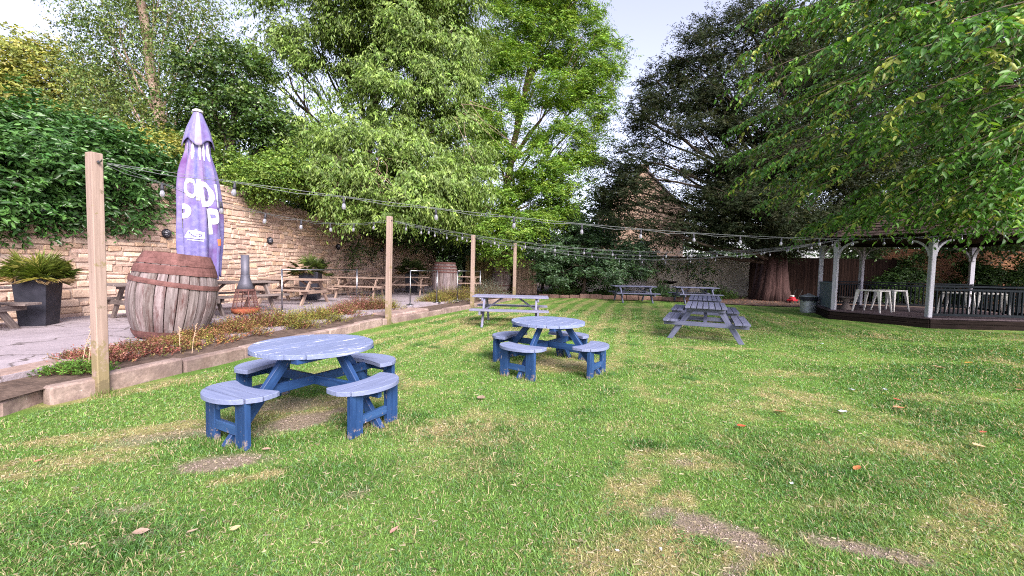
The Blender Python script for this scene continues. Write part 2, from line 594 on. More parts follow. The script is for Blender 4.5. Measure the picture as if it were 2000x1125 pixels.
SOIL = [spot(590, 822, .42, .20, .9, 1.1), spot(560, 790, .5, .22, .2, .75), spot(430, 905, .34, .13, .3, 1.0), spot(345, 850, .5, .13, .35, .6),
        spot(1390, 1032, .34, .11, -.5, 1.15), spot(1470, 1066, .16, .06, -.3, .9), spot(1330, 1010, .2, .06, -.6, .6),
        spot(1680, 1070, .28, .07, -.3, 1.0), spot(1440, 1110, .2, .05, .6, .8), spot(1090, 708, .5, .28, 0, .55),
        spot(700, 968, .10, .04, .5, .6), spot(240, 1000, .16, .05, .5, .55), spot(1330, 905, .12, .06, .5, .6), spot(275, 1050, .14, .04, .5, .5),
        spot(1385, 660, .9, .25, 0, .45), spot(1010, 610, .9, .3, 0, .35)]
STRAW = [spot(1240, 1080, .42, .20, .1, 1.1), spot(1230, 955, .4, .14, 1.0, .75), spot(250, 845, .7, .18, .4, .95), spot(330, 835, .45, .16, .3, .9),
         spot(130, 900, .6, .2, .4, .65), spot(485, 935, .22, .07, .4, .9), spot(1090, 715, .7, .4, 0, .8), spot(1385, 680, 1.0, .2, 0, .8),
         spot(600, 800, .6, .35, .5, .6), spot(900, 910, .5, .2, .2, .2), spot(1330, 900, .4, .2, 0, .55),
         spot(1880, 1010, .5, .15, .5, .45), spot(1560, 590, 2.2, .5, 0, .7), spot(260, 760, .9, .22, .9, .7), spot(1300, 985, .3, .12, .4, .7),
         spot(1530, 730, .6, .25, 0, .4), spot(1850, 780, .6, .2, 0, .4), spot(880, 860, .6, .3, 0, .15), spot(1450, 1090, .3, .12, .3, .7)]
LUSH_SHADE = [spot(1265, 872, .20, .13, 0, 1.0), spot(640, 940, .5, .3, 0, .55), spot(760, 830, .5, .3, .4, .4), spot(1560, 880, .9, .5, 0, .5),
        spot(1850, 930, .9, .5, 0, .5), spot(100, 1060, .6, .3, 0, .5), spot(1900, 690, 2.0, .9, .1, .95), spot(1990, 740, 1.8, 1.0, .1, .9), spot(1750, 660, 1.6, .6, 0, .7), spot(1950, 820, 1.2, .6, 0, .6), spot(1300, 720, .8, .3, 0, .4)]  # right hand spots by the gazebo paint canopy shade into the turf


def spots(L, x, y):
    m = np.zeros_like(x)
    for (cx, cy, ra, rb, an, s) in L:
        dx, dy = x - cx, y - cy
        u = (dx * math.cos(an) + dy * math.sin(an)) / ra
        v = (-dx * math.sin(an) + dy * math.cos(an)) / rb
        q = u * u + v * v + (N3(x * 7, y * 7, 3) - .5) * 1.7
        m = np.maximum(m, s * (1 - sstep(.35, 1.5, q)))
    return m


KD = Vector((1.55, 4.9)).normalized()          # direction of the mowing lines: along the kerb


def lawn_masks(x, y):
    soil = spots(SOIL, x, y)
    n = N1(x * .8, y * .8, 5, .6)
    n2 = N2(x * 3.1, y * 3.1, 4, .6)
    straw = spots(STRAW, x, y)
    across = x * KD.y - y * KD.x
    stripe = .5 + .5 * np.sin(across * 2 * PI / .62 + (N4(x * .5, y * .5, 2) - .5) * 4)
    sz = sstep(5.5, 8, y) * (1 - sstep(1.5, 5, x - (y - 9) * .25)) * .55
    sz = np.maximum(sz, sstep(9.5, 12, y) * .30)
    straw = np.maximum(straw, sz * sstep(.35, .8, stripe) * (.5 + N2(x * 1.3, y * 1.3, 3)))
    straw = np.clip(straw + sstep(.52, .72, n * .6 + n2 * .4) * .6, 0, 1.2)
    lush_shade = spots(LUSH_SHADE, x, y) + sstep(.52, .68, N4(x * 1.1 + 5, y * 1.1, 4)) * .55
    sp = N3(x * 11, y * 11, 3, .65)
    sp2 = N1(x * 23 + 3, y * 23, 2, .6)
    soil = soil * sstep(.22, .5, sp * .6 + sp2 * .4 + soil * .22)
    straw = straw * (.35 + 1.3 * sstep(.3, .65, sp))
    return np.clip(soil, 0, 1), np.clip(straw, 0, 1), np.clip(lush_shade, 0, 1), n2


def lawn_col(x, y, rgrn):
    """colour of the turf: green, parched, rank or bare, with canopy shade painted in at right"""
    soil, straw, lush_shade, n2 = lawn_masks(x, y)
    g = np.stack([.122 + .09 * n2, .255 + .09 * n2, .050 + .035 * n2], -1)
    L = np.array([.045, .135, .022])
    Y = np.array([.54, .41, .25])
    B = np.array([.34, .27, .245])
    g = g + (L - g) * (lush_shade * .85)[:, None]
    g = g + (Y - g) * (straw * .60)[:, None]
    g = g + (B - g) * (soil * .95)[:, None]
    return g * rgrn[:, None], soil, straw, lush_shade


# --- ground sheet to the horizon, lawn on it, both gently uneven close by
def ground_z(x, y):
    return (N1(x * .35 + 3, y * .35, 3) - .5) * .05 + (N2(x * 1.7, y * 1.7, 3) - .5) * .022


def grid_sheet(name, x0, x1, y0, y1, step, mat, zf, colf):
    xs = np.arange(x0, x1 + step / 2, step)
    ys = np.arange(y0, y1 + step / 2, step)
    X, Y = np.meshgrid(xs, ys)
    x, y = X.ravel(), Y.ravel()
    V = np.stack([x, y, zf(x, y)], -1)
    nx, ny = len(xs), len(ys)
    i = (np.arange(ny - 1)[:, None] * nx + np.arange(nx - 1)[None, :]).ravel()
    q = np.stack([i, i + 1, i + nx + 1, i + nx], -1)
    return np_mesh(name, V, q.ravel(), np.full(len(q), 4), colf(x, y), mat, smooth=True)


ml, t_, p_, o_ = new_mat('turf')
pos_ = nd(t_, 'ShaderNodeNewGeometry').outputs['Position']
a_ = nd(t_, 'ShaderNodeAttribute', attribute_name='col')
f_, r_ = noise_fac(t_, pos_, 55, 6, .7, .25, .75)
c_ = mixc(t_, f_, (.55, .58, .5), (1.25, 1.22, 1.1))
c_ = mixc(t_, 1.0, a_.outputs['Color'], c_, 'MULTIPLY')
f2_, r2_ = noise_fac(t_, pos_, 14, 6, .7, .3, .7)
c2_ = mixc(t_, f2_, (.8, .82, .75), (1.15, 1.12, 1.1))
c_ = mixc(t_, 1.0, c_, c2_, 'MULTIPLY')
t_.links.new(c_, p_.inputs['Base Color'])
p_.inputs['Roughness'].default_value = .95
p_.inputs['Specular IOR Level'].default_value = .1
b_ = nd(t_, 'ShaderNodeBump')
b_.inputs['Strength'].default_value = 1
b_.inputs['Distance'].default_value = .035
t_.links.new(r_, b_.inputs['Height'])
t_.links.new(b_.outputs[0], p_.inputs['Normal'])
M['turf'] = ml

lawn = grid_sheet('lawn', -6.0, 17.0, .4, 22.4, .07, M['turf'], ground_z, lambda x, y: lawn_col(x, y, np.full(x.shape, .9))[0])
tag(lawn, 'worn green lawn with straw coloured and bare patches', 'lawn', kind='structure')

g = MB()
g.add([(-900, -900, -.12), (900, -900, -.12), (900, 900, -.12), (-900, 900, -.12)], [(0, 1, 2, 3)])
tag(g.build('ground', M['soil']), 'bare ground beyond the garden', 'ground', kind='structure')

# --- grass blades, thinning out with the distance from the house end
rg = np.random.default_rng(11)
NB = 760000
ymin, ymax = 1.6, 15.0
yy = ymin * (ymax / ymin) ** rg.random(NB)
xx = (yy * 1.36 + 1.7) * rg.uniform(-1, 1, NB)
KX = lambda y: -4.45 + (y - 4.5) * .318       # lawn edge along the kerb
ok = (xx > KX(yy) + .04) & (xx < 15) & ~((xx > 9.6) & (yy > 11.2))
xx, yy = xx[ok], yy[ok]
col, soil, straw, lush_shade = lawn_col(xx, yy, np.ones(len(xx)))
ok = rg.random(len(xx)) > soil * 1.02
xx, yy, col, straw, lush_shade = xx[ok], yy[ok], col[ok], straw[ok], lush_shade[ok]
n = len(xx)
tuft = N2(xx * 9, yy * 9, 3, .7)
h = (.010 + .019 * rg.random(n) ** 1.6) * (.45 + 1.1 * tuft) * (1 - .35 * straw) * (1 + .55 * lush_shade)
h *= np.where(rg.random(n) < .03, 1.7, 1.0)
wd = (.0016 + .0012 * rg.random(n)) * np.maximum(1, yy / 2.6)
h *= np.maximum(1, yy / 9) ** .5
an = rg.random(n) * 2 * PI
lean = (.35 + 1.5 * rg.random(n) ** 1.1)
la = an + rg.normal(0, .5, n) + PI / 2
z0 = ground_z(xx, yy) - .004
sx, sy = np.cos(an) * wd, np.sin(an) * wd
lx, ly = np.cos(la) * lean * h, np.sin(la) * lean * h
V = np.empty((n, 5, 3))
V[:, 0] = np.stack([xx - sx, yy - sy, z0], -1)
V[:, 1] = np.stack([xx + sx, yy + sy, z0], -1)
V[:, 2] = np.stack([xx + sx * .8 + lx * .35, yy + sy * .8 + ly * .35, z0 + h * .62], -1)
V[:, 3] = np.stack([xx - sx * .8 + lx * .35, yy - sy * .8 + ly * .35, z0 + h * .62], -1)
V[:, 4] = np.stack([xx + lx, yy + ly, z0 + h * .95], -1)
br = (.55 + .85 * rg.random(n) ** 1.2)
c = col * br[:, None] * 1.12
dryb = rg.random(n) < (.16 + .35 * straw)
c[dryb] = np.array([.50, .41, .24]) * (.7 + .5 * rg.random(dryb.sum()))[:, None]
bl = rg.random(n) < .12
c[bl] = np.array([.17, .30, .14]) * (.8 + .5 * rg.random(bl.sum()))[:, None]
base = (np.arange(n) * 5)[:, None]
lp = np.concatenate([base + np.array([[0, 1, 2, 3]]), base + np.array([[3, 2, 4]])], 1).ravel()
# uncut tufts left round the feet of posts and tables
FEET = [(-4.42, 4.42, .09, 150), (-3.12, 10.3, .09, 90), (-1.43, 14.6, .09, 60), (.1, 19.1, .09, 40), (-3.9, 4.9, .12, 60), (-3.5, 6.6, .12, 50)]
for cx_, cy_, rz_, sc_f in ((-1.95, 4.03, math.radians(63), .95), (.56, 6.2, math.radians(55), .95)):
    for q_ in range(4):
        for lx_, ly_ in ((.85, .225), (.85, -.225), (.87, .05)):
            a_f = rz_ + q_ * PI / 2
            FEET.append((cx_ + sc_f * (lx_ * math.cos(a_f) - ly_ * math.sin(a_f)), cy_ + sc_f * (lx_ * math.sin(a_f) + ly_ * math.cos(a_f)), .085, 26))
fx, fy = [], []
for cx_, cy_, rr_, nf_ in FEET:
    a_f = rg.random(nf_) * 2 * PI
    r_f = rr_ * (.55 + .8 * rg.random(nf_))
    fx.append(cx_ + r_f * np.cos(a_f))
    fy.append(cy_ + r_f * np.sin(a_f))
fx, fy = np.concatenate(fx), np.concatenate(fy)
nf = len(fx)
hf = rg.uniform(.03, .085, nf)
af = rg.random(nf) * 2 * PI
wf = rg.uniform(.0016, .003, nf) * np.maximum(1, fy / 4)
lf = rg.uniform(.1, .6, nf) * hf
zf = ground_z(fx, fy) - .004
VF = np.empty((nf, 5, 3))
sxf, syf, lxf, lyf = np.cos(af) * wf, np.sin(af) * wf, -np.sin(af) * lf, np.cos(af) * lf
VF[:, 0] = np.stack([fx - sxf, fy - syf, zf], -1)
VF[:, 1] = np.stack([fx + sxf, fy + syf, zf], -1)
VF[:, 2] = np.stack([fx + sxf * .8 + lxf * .4, fy + syf * .8 + lyf * .4, zf + hf * .6], -1)
VF[:, 3] = np.stack([fx - sxf * .8 + lxf * .4, fy - syf * .8 + lyf * .4, zf + hf * .6], -1)
VF[:, 4] = np.stack([fx + lxf, fy + lyf, zf + hf], -1)
cF = np.array([.13, .22, .045]) * rg.uniform(.6, 1.5, (nf, 1))
cF[rg.random(nf) < .3] = (.42, .34, .2)
V = np.concatenate([V, VF])
c = np.concatenate([c, cF])
n += nf
base = (np.arange(n) * 5)[:, None]
lp = np.concatenate([base + np.array([[0, 1, 2, 3]]), base + np.array([[3, 2, 4]])], 1).ravel()
# dead clippings lying flat between the blades, and crumbs of earth on the bare places
nd_ = 60000
y2 = ymin * (11 / ymin) ** rg.random(nd_)
x2 = (y2 * 1.36 + 1.7) * rg.uniform(-1, 1, nd_)
so2, st2, lu2, _ = lawn_masks(x2, y2)
k2 = (x2 > KX(y2) + .04) & (rg.random(nd_) < .30 + .7 * np.maximum(st2, so2 * .7)) & ~((x2 > 9.6) & (y2 > 11.2))
x2, y2, so2 = x2[k2], y2[k2], so2[k2]
m2 = len(x2)
L2_ = rg.uniform(.01, .04, m2)
a2 = rg.random(m2) * 2 * PI
w2_ = rg.uniform(.0008, .0017, m2) * np.maximum(1, y2 / 2.8)
zz2 = ground_z(x2, y2) + rg.uniform(.003, .016, m2)
ca2, sa2 = np.cos(a2), np.sin(a2)
V2 = np.empty((m2, 4, 3))
for k_, (u_, v_) in enumerate(((-.5, -1), (.5, -1), (.5, 1), (-.5, 1))):
    V2[:, k_] = np.stack([x2 + L2_ * u_ * ca2 - w2_ * v_ * sa2, y2 + L2_ * u_ * sa2 + w2_ * v_ * ca2, zz2 + u_ * rg.normal(0, .006, m2)], -1)
c2_ = np.array([.42, .36, .25]) * rg.uniform(.6, 1.25, (m2, 1))
grass = np_mesh('grass', np.concatenate([V.reshape(-1, 3), V2.reshape(-1, 3)]), np.concatenate([lp, np.arange(m2 * 4) + n * 5]), np.concatenate([np.tile([4, 3], n), np.full(m2, 4)]), np.concatenate([np.repeat(c, 5, 0), np.repeat(c2_, 4, 0)]), M['grass'])
# clover and broad leaved weeds low in the turf, in loose colonies
ncl = 150
yc = ymin * (9 / ymin) ** rg.random(ncl)
xc = yc * rg.uniform(-1.2, 1.25, ncl)
kc = rg.integers(25, 110, ncl)
xk = np.repeat(xc, kc) + rg.normal(0, .07, kc.sum())
yk = np.repeat(yc, kc) + rg.normal(0, .07, kc.sum())
okc = (xk > KX(yk) + .1) & (lawn_masks(xk, yk)[0] < .6)
xk, yk = xk[okc], yk[okc]
mk = len(xk)
Rk = rg.uniform(.004, .0085, mk) * np.maximum(1, yk / 4)
ak = rg.random(mk) * 2 * PI
zk = ground_z(xk, yk) + rg.uniform(.012, .026, mk)
VK = np.empty((mk, 3, 5, 3))
for j_ in range(3):
    a_j = ak + j_ * 2 * PI / 3
    for i_, (u_, v_) in enumerate(((0, 0), (.6, -.5), (1.15, -.3), (1.15, .3), (.6, .5))):
        VK[:, j_, i_] = np.stack([xk + Rk * (u_ * np.cos(a_j) - v_ * np.sin(a_j)), yk + Rk * (u_ * np.sin(a_j) + v_ * np.cos(a_j)), zk + u_ * rg.uniform(-.003, .002, mk)], -1)
ck = np.array([.085, .20, .05]) * rg.uniform(.6, 1.4, (mk, 1))
cv = np_mesh('clover', VK.reshape(-1, 3), np.arange(mk * 15), np.full(mk * 3, 5), np.repeat(ck, 15, 0), M['leaf_matt'])
tag(cv, 'low clover leaves scattered through the lawn', 'clover', kind='stuff')
# crumbs
nc_ = 90000
y3 = ymin * (9 / ymin) ** rg.random(nc_)
x3 = y3 * rg.uniform(-1.3, 1.3, nc_)
so3 = lawn_masks(x3, y3)[0]
k3 = rg.random(nc_) < so3 ** 1.5
x3, y3 = x3[k3], y3[k3]
m3 = len(x3)
r3 = rg.uniform(.0015, .0065, m3) * rg.uniform(.5, 1.3, m3)
T4 = np.array([(1, 0, -.3), (-.5, .87, -.3), (-.5, -.87, -.3), (0, 0, .8), (.3, .6, .4), (-.6, -.1, .5)])
V3_ = np.stack([x3, y3, ground_z(x3, y3) + .002], -1)[:, None] + T4[None] * r3[:, None, None] * rg.uniform(.6, 1.4, (m3, 6, 1))
F4 = np.array([(0, 1, 4), (1, 5, 4), (1, 2, 5), (2, 3, 5), (0, 4, 3), (0, 3, 2), (3, 4, 5)])
c3 = np.array([.33, .26, .23]) * rg.uniform(.6, 1.35, (m3, 1))
cr = np_mesh('soil_crumbs', V3_.reshape(-1, 3), ((np.arange(m3) * 6)[:, None, None] + F4).ravel(), np.full(m3 * 7, 3), np.repeat(c3, 6, 0), M['dry'])
tag(cr, 'crumbs of dry earth on the bare patches of the lawn', 'soil', kind='stuff')
tag(grass, 'short mown grass blades covering the lawn', 'grass', kind='stuff')

# ------------------------------------------------------------------ foliage
LEAF6 = np.array([(0, 0, 0), (.28, -.42, .10), (.66, -.36, .09), (1, 0, -.06), (.66, .36, .09), (.28, .42, .10)])
LEAF4 = np.array([(0, 0, 0), (.42, -.5, .12), (1, 0, -.05), (.42, .5, .12)])
TREE_KEYS = {}


def norm(a):
    return a / np.maximum(np.linalg.norm(a, axis=-1, keepdims=True), 1e-9)


def leaves(start, d0, ell, m, L, W, pal, rgn, droop=.4, side=.8, fwd=.6, hang=.3, upn=.6, jit=.35, six=True, outw=None, taper=.3, pj=.22, paired=False):
    """leaves set along twigs: start (T,3), direction d0 (T,3), length ell (T)"""
    T = len(start)
    u = (np.arange(m) + .6) / m
    u = np.clip(u[None, :] + rgn.normal(0, .25 / m, (T, m)), .05, 1.05)
    d0 = norm(d0)
    g = np.array([0, 0, -1.0])
    pos = start[:, None] + d0[:, None] * (ell[:, None] * u)[..., None] + g * (droop * ell[:, None] * u ** 2)[..., None]
    tan = norm(d0[:, None] + g * (2 * droop * u)[..., None])
    up = np.array([0, 0, 1.0])
    sd_ = norm(np.cross(tan, up + rgn.normal(0, .15, (T, 1, 3))))
    alt = np.where((np.arange(m) % 2) == 0, 1, -1)[None, :] * np.where(rgn.random((T, 1)) < .5, 1, -1)
    ld = norm(tan * fwd + sd_ * (side * alt)[..., None] + g * hang + rgn.normal(0, jit, (T, m, 3)))
    nr = up * upn + rgn.normal(0, .45, (T, m, 3))
    if outw is not None:
        nr = nr + outw[:, None] * (1.0 - upn)
    y = norm(np.cross(nr, ld))
    z = np.cross(ld, y)
    s = (1 - taper * u) * rgn.uniform(.5, 1.35, (T, m))
    tpl = LEAF6 if six else LEAF4
    k = len(tpl)
    V = pos[:, :, None] + (ld[:, :, None] * (tpl[:, 0] * L)[:, None] + y[:, :, None] * (tpl[:, 1] * W)[:, None] + z[:, :, None] * (tpl[:, 2] * L)[:, None]) * s[..., None, None]
    pal = np.array(pal)
    ti = rgn.integers(0, len(pal), T)
    c = pal[ti][:, None] * (1 + rgn.normal(0, pj, (T, 1, 1))) * (1 + rgn.normal(0, pj * .7, (T, m, 1)))
    c = np.clip(c, .004, .9)
    n_ = T * m
    V = V.reshape(-1, 3)
    b = (np.arange(n_) * k)[:, None]
    if six:
        lp = np.concatenate([b + np.array([[0, 1, 2, 3]]), b + np.array([[0, 3, 4, 5]])], 1).ravel()
        sz = np.full(2 * n_, 4)
    else:
        lp = np.concatenate([b + np.array([[0, 1, 2]]), b + np.array([[0, 2, 3]])], 1).ravel()
        sz = np.full(2 * n_, 3)
    return V, lp, sz, np.repeat(c.reshape(-1, 3), k, 0), pos


def ribbons(pos, start, r, col):
    """three sided twigs through the leaf positions"""
    P = np.concatenate([start[:, None], pos], 1)[:, ::2]
    T, m, _ = P.shape
    off = np.array([(1, 0, 0), (-.5, .6, .6), (-.5, -.6, -.6)])
    rr = r * np.linspace(1, .4, m)
    V = P[:, :, None] + off * rr[None, :, None, None]
    V = V.reshape(-1, 3)
    q = []
    for i in range(m - 1):
        for k in range(3):
            q.append([i * 3 + k, i * 3 + (k + 1) % 3, (i + 1) * 3 + (k + 1) % 3, (i + 1) * 3 + k])
    q = np.array(q)
    lp = ((np.arange(T) * m * 3)[:, None, None] + q[None]).reshape(-1)
    return V, lp, np.full(T * len(q), 4), np.tile(np.array(col), (len(V), 1))


def merge(parts):
    V, LP, SZ, C = [], [], [], []
    n = 0
    for v, lp, sz, c in parts:
        V.append(v)
        LP.append(lp + n)
        SZ.append(sz)
        C.append(c)
        n += len(v)
    return np.concatenate(V), np.concatenate(LP), np.concatenate(SZ), np.concatenate(C)


def crown_pts(clusters, T, rgn, sub=14, shell=.35, subr=.30, flat=.65):
    """twig starts gathered in sub-clumps inside uneven ellipsoids; returns start, outward"""
    w_ = np.array([c[1][0] * c[1][1] * c[1][2] * (c[2] if len(c) > 2 else 1) for c in clusters]) ** .75
    w_ = w_ / w_.sum()
    ST, OW = [], []
    for c, wt in zip(clusters, w_):
        nT = max(4, int(T * wt))
        ns = max(5, int(sub * (c[3] if len(c) > 3 else 1)))
        cen, rad = np.array(c[0]), np.array(c[1])
        d = norm(rgn.normal(0, 1, (ns, 3)))
        rr = shell + (1 - shell) * rgn.random(ns) ** .6
        sc = d * rr[:, None]
        sw = rgn.uniform(.4, 1.0, ns)
        k = rgn.choice(ns, nT, p=sw / sw.sum())
        o = rgn.normal(0, subr, (nT, 3)) * np.array([1, 1, flat]) * rgn.uniform(.6, 1.25, ns)[k][:, None]
        loc = sc[k] + o
        ST.append(cen + loc * rad)
        ow = norm(loc * np.array([1, 1, .8]) + 1e-6)
        OW.append(ow)
    return np.concatenate(ST), np.concatenate(OW)


def crown(name, clusters, T, m, L, W, pal, mat, parent, seed, twig=.4, droop=.4, side=.8, fwd=.6, hang=.3, upn=.6, jit=.35, six=True,
          sub=14, shell=.35, subr=.30, flat=.65, dirmix=(1, .7, .1), twigs=None, taper=.3, pj=.22):
    rgn = np.random.default_rng(seed)
    st, ow = crown_pts(clusters, T, rgn, sub, shell, subr, flat)
    d = ow * dirmix[0] + rgn.normal(0, dirmix[1], ow.shape) + np.array([0, 0, dirmix[2]])
    ell = twig * rgn.uniform(.6, 1.4, len(st))
    V, lp, sz, c, pos = leaves(st, d, ell, m, L, W, pal, rgn, droop, side, fwd, hang, upn, jit, six, ow, taper, pj)
    parts = [(V, lp, sz, c)]
    if twigs:
        sel = rgn.random(len(st)) < twigs[2]
        parts.append(ribbons(pos[sel], st[sel], twigs[0], twigs[1]))
    V, lp, sz, c = merge(parts)
    return np_mesh(name, V, lp, sz, c, mat, parent)


def cl(lst):
    """clusters from sighted centre, distance, and half sizes in metres"""
    out = []
    for e in lst:
        px, py, Y, rx, rz = e[:5]
        p = at(px, py, Y)
        ry = e[5] if len(e) > 5 and e[5] else rx
        out.append((p, (rx * Y / 800, ry * Y / 800, rz * Y / 800), e[6] if len(e) > 6 else 1))
    return out


def limb(mb, p0, p1, r0, r1, bend=.12, n=7, seg=7, sag=0.0, rs=None):
    p0, p1 = Vector(p0), Vector(p1)
    L = (p1 - p0).length
    rs = rs or random
    o = Vector((rs.uniform(-1, 1), rs.uniform(-1, 1), rs.uniform(-.3, .8))) * L * bend
    pts, rad = [], []
    for i in range(n + 1):
        t = i / n
        p = p0.lerp(p1, t) + o * math.sin(PI * t) + Vector((0, 0, -sag * L * t * t))
        p += Vector((rs.uniform(-1, 1), rs.uniform(-1, 1), rs.uniform(-1, 1))) * L * .012
        pts.append(p)
        rad.append(r0 + (r1 - r0) * t ** .8)
    mb.tube(pts, rad, seg)
    return pts


def trunk_and_limbs(parent, base, top, r0, r1, clusters, mat, fork=(.35, .95), lr=.45, bend=.1, twigs=3, name='trunk', flare=1.5, seed=1, sub=True):
    rs = random.Random(seed)
    mb = MB()
    base, top = Vector(base), Vector(top)
    H = (top - base).length
    n = 10
    pts, rad = [], []
    o = Vector((rs.uniform(-1, 1), rs.uniform(-1, 1), 0)) * H * .04
    for i in range(n + 1):
        t = i / n
        pts.append(base.lerp(top, t) + o * math.sin(PI * t * 1.3) + Vector((rs.uniform(-1, 1), rs.uniform(-1, 1), 0)) * r0 * .25)
        rad.append((r0 + (r1 - r0) * t ** .85) * (1 + (flare - 1) * max(0, 1 - t * 8)))
    mb.tube(pts, rad, 12, wob=.07)
    for c in clusters:
        e = Vector(c[0])
        # leave the trunk lower than the clump it carries
        tt = min(fork[1], max(fork[0], ((e.z - base.z) / max(.1, top.z - base.z)) * .75 - rs.uniform(0, .15)))
        i = min(n - 1, int(tt * n))
        s = pts[i].lerp(pts[i + 1], tt * n - i)
        rr = max(.02, rad[i] * lr)
        q = limb(mb, s, e, rr, rr * .22, bend, rs=rs)
        if sub:
            for k in range(twigs):
                a = q[rs.randint(2, 6)]
                b = e + Vector((rs.uniform(-1, 1) * c[1][0], rs.uniform(-1, 1) * c[1][1], rs.uniform(-.6, .9) * c[1][2])) * .85
                limb(mb, a, b, rr * .35, rr * .07, bend, 5, 5, rs=rs)
    return mb.build(name, mat, parent, smooth=True)

# ================================================================== patio, kerb, wall
PZ = .25
WALL = [(-12.2, 3.0), (-9.6, 7.6), (-8.9, 9.6), (-8.4, 12.2), (-7.75, 15.2), (-6.55, 19.6), (-4.9, 26.2)]


def poly_at(P, s):
    for i in range(len(P) - 1):
        a, b = Vector(P[i]), Vector(P[i + 1])
        L = (b - a).length
        if s <= L or i == len(P) - 2:
            return a.lerp(b, s / L), (b - a).normalized()
        s -= L


WLEN = sum((Vector(WALL[i + 1]) - Vector(WALL[i])).length for i in range(len(WALL) - 1))


def wall_top(y):
    K = [(3, 3.0), (9.6, 3.05), (10.6, 3.3), (11.4, 3.58), (12.6, 3.50), (14.2, 3.45), (15.6, 3.22), (17.2, 2.95), (19, 2.9), (22, 3.25), (26.3, 3.35)]
    for i in range(len(K) - 1):
        if y <= K[i + 1][0]:
            t = (y - K[i][0]) / (K[i + 1][0] - K[i][0])
            return K[i][1] + (K[i + 1][1] - K[i][1]) * max(0, t)
    return K[-1][1]


wall = thing('stone_wall', 'long curving wall of warm rubble limestone with jagged coping behind the patio', 'wall', (-8.9, 9.6, 0))
WO = Vector((-8.9, 9.6, 0))
core, stones, cop = MB(), MB(), MB()
# mortar core
NS = 70
Vc, Fc = [], []
for i in range(NS + 1):
    p, d = poly_at(WALL, WLEN * i / NS)
    nrm = Vector((d.y, -d.x))               # towards the garden
    zt = wall_top(p.y) - .03
    for off, z in ((0, -.1), (0, zt), (-.42, zt), (-.42, -.1)):
        Vc.append(Vector((p.x + nrm.x * off, p.y + nrm.y * off, z)) - WO)
for i in range(NS):
    for k in range(3):
        Fc.append((i * 4 + k, i * 4 + k + 1, (i + 1) * 4 + k + 1, (i + 1) * 4 + k))
Fc += [(0, 1, 2, 3), tuple(NS * 4 + k for k in (3, 2, 1, 0))]
core.add(Vc, Fc)
core.build('mortar_core', M['mortar'], wall)
random.seed(21)
SP = [(1.0, .93, .86), (1.08, 1.0, .92), (.86, .78, .74), (1.18, 1.12, 1.06), (.78, .70, .68), (1.08, .95, .80), (.95, .83, .80), (1.15, 1.02, .86), (1.0, .9, .88)]
z = .03
while z < 3.6:
    hgt = rnd(.07, .185) if z > .8 else rnd(.11, .21)
    s = rnd(0, .2)
    while s < WLEN - .1:
        p, d = poly_at(WALL, s)
        far = p.y > 17
        L = rnd(.12, .46) * (1.25 if far else 1)
        p, d = poly_at(WALL, s + L / 2)
        zw = z + .05 * math.sin(s * .9 + z * 2.1) + .03 * math.sin(s * 2.3 + z * 5)
        if p.y > 5.2 and zw + hgt < wall_top(p.y) - .02 and zw > -.02:
            nrm = Vector((d.y, -d.x, 0))
            # now and then a stone fills two thirds of the course with a sliver above
            hh = hgt - rnd(.008, .016)
            zz = zw + hgt / 2
            if rnd(0, 1) < .22 and hgt > .1:
                hh *= .62
                zz -= hgt * .17
            Mx = Matrix((Vector((d.x, d.y, 0)), nrm, Vector((0, 0, 1)))).transposed().to_4x4() @ Matrix.Rotation(rnd(-.025, .025), 4, 'Y') @ Matrix.Rotation(rnd(-.05, .05), 4, 'Z')
            Mx.translation = Vector((p.x, p.y, zz)) + nrm * rnd(-.029, -.014) - WO
            b = rnd(.78, 1.15)
            c = random.choice(SP)
            stones.box(L - rnd(.008, .02), .10, hh, Mx, rnd(.012, .024), tuple(q * b for q in c), jit=.008)
        s += L
    z += hgt
stones.build('stonework', M['stone'], wall)
s = 0
while s < WLEN:
    L = rnd(.10, .24) if poly_at(WALL, s)[0].y > 17 else rnd(.2, .42)
    p, d = poly_at(WALL, s + L / 2)
    if p.y > 9.0:
        nrm = Vector((d.y, -d.x, 0))
        hh = rnd(.12, .30) if p.y > 17 else rnd(.12, .24)
        Mx = Matrix((Vector((d.x, d.y, 0)), nrm, Vector((0, 0, 1)))).transposed().to_4x4() @ Matrix.Rotation(rnd(-.12, .12), 4, 'Y')
        Mx.translation = Vector((p.x, p.y, wall_top(p.y) - .045 + hh / 2)) - nrm * .2 - WO
        b = rnd(.7, .98)
        cop.box(L - .015, .48, hh, Mx, .03, (b, b * .95, b * .94), jit=.02)
    s += L
cop.build('coping', M['stone'], wall)

# patio
KERB = [gnd(-250, 900), gnd(100, 790), gnd(200, 768), gnd(480, 700), gnd(750, 636), gnd(925, 602), gnd(1005, 585)]
KERB = [Vector((k.x, k.y)) for k in KERB]
mpv, t_, p_, o_ = new_mat('patio_concrete')
pos_ = nd(t_, 'ShaderNodeNewGeometry').outputs['Position']
f_, r_ = noise_fac(t_, pos_, 1.6, 7, .65, .3, .7)
c_ = mixc(t_, f_, (.225, .19, .21), (.345, .30, .325))
f2_, r2_ = noise_fac(t_, pos_, 22, 5, .7, .3, .7)
c_ = mixc(t_, 1.0, c_, mixc(t_, f2_, (.8, .8, .8), (1.15, 1.13, 1.13)), 'MULTIPLY')
vo = nd(t_, 'ShaderNodeTexVoronoi', feature='DISTANCE_TO_EDGE')
vo.inputs['Scale'].default_value = .75
dis = nd(t_, 'ShaderNodeVectorMath', operation='ADD')
nz = nd(t_, 'ShaderNodeTexNoise')
nz.inputs['Scale'].default_value = 2.5
nz.inputs['Detail'].default_value = 6
t_.links.new(pos_, nz.inputs['Vector'])
sc_ = nd(t_, 'ShaderNodeVectorMath', operation='SCALE')
sc_.inputs['Scale'].default_value = .7
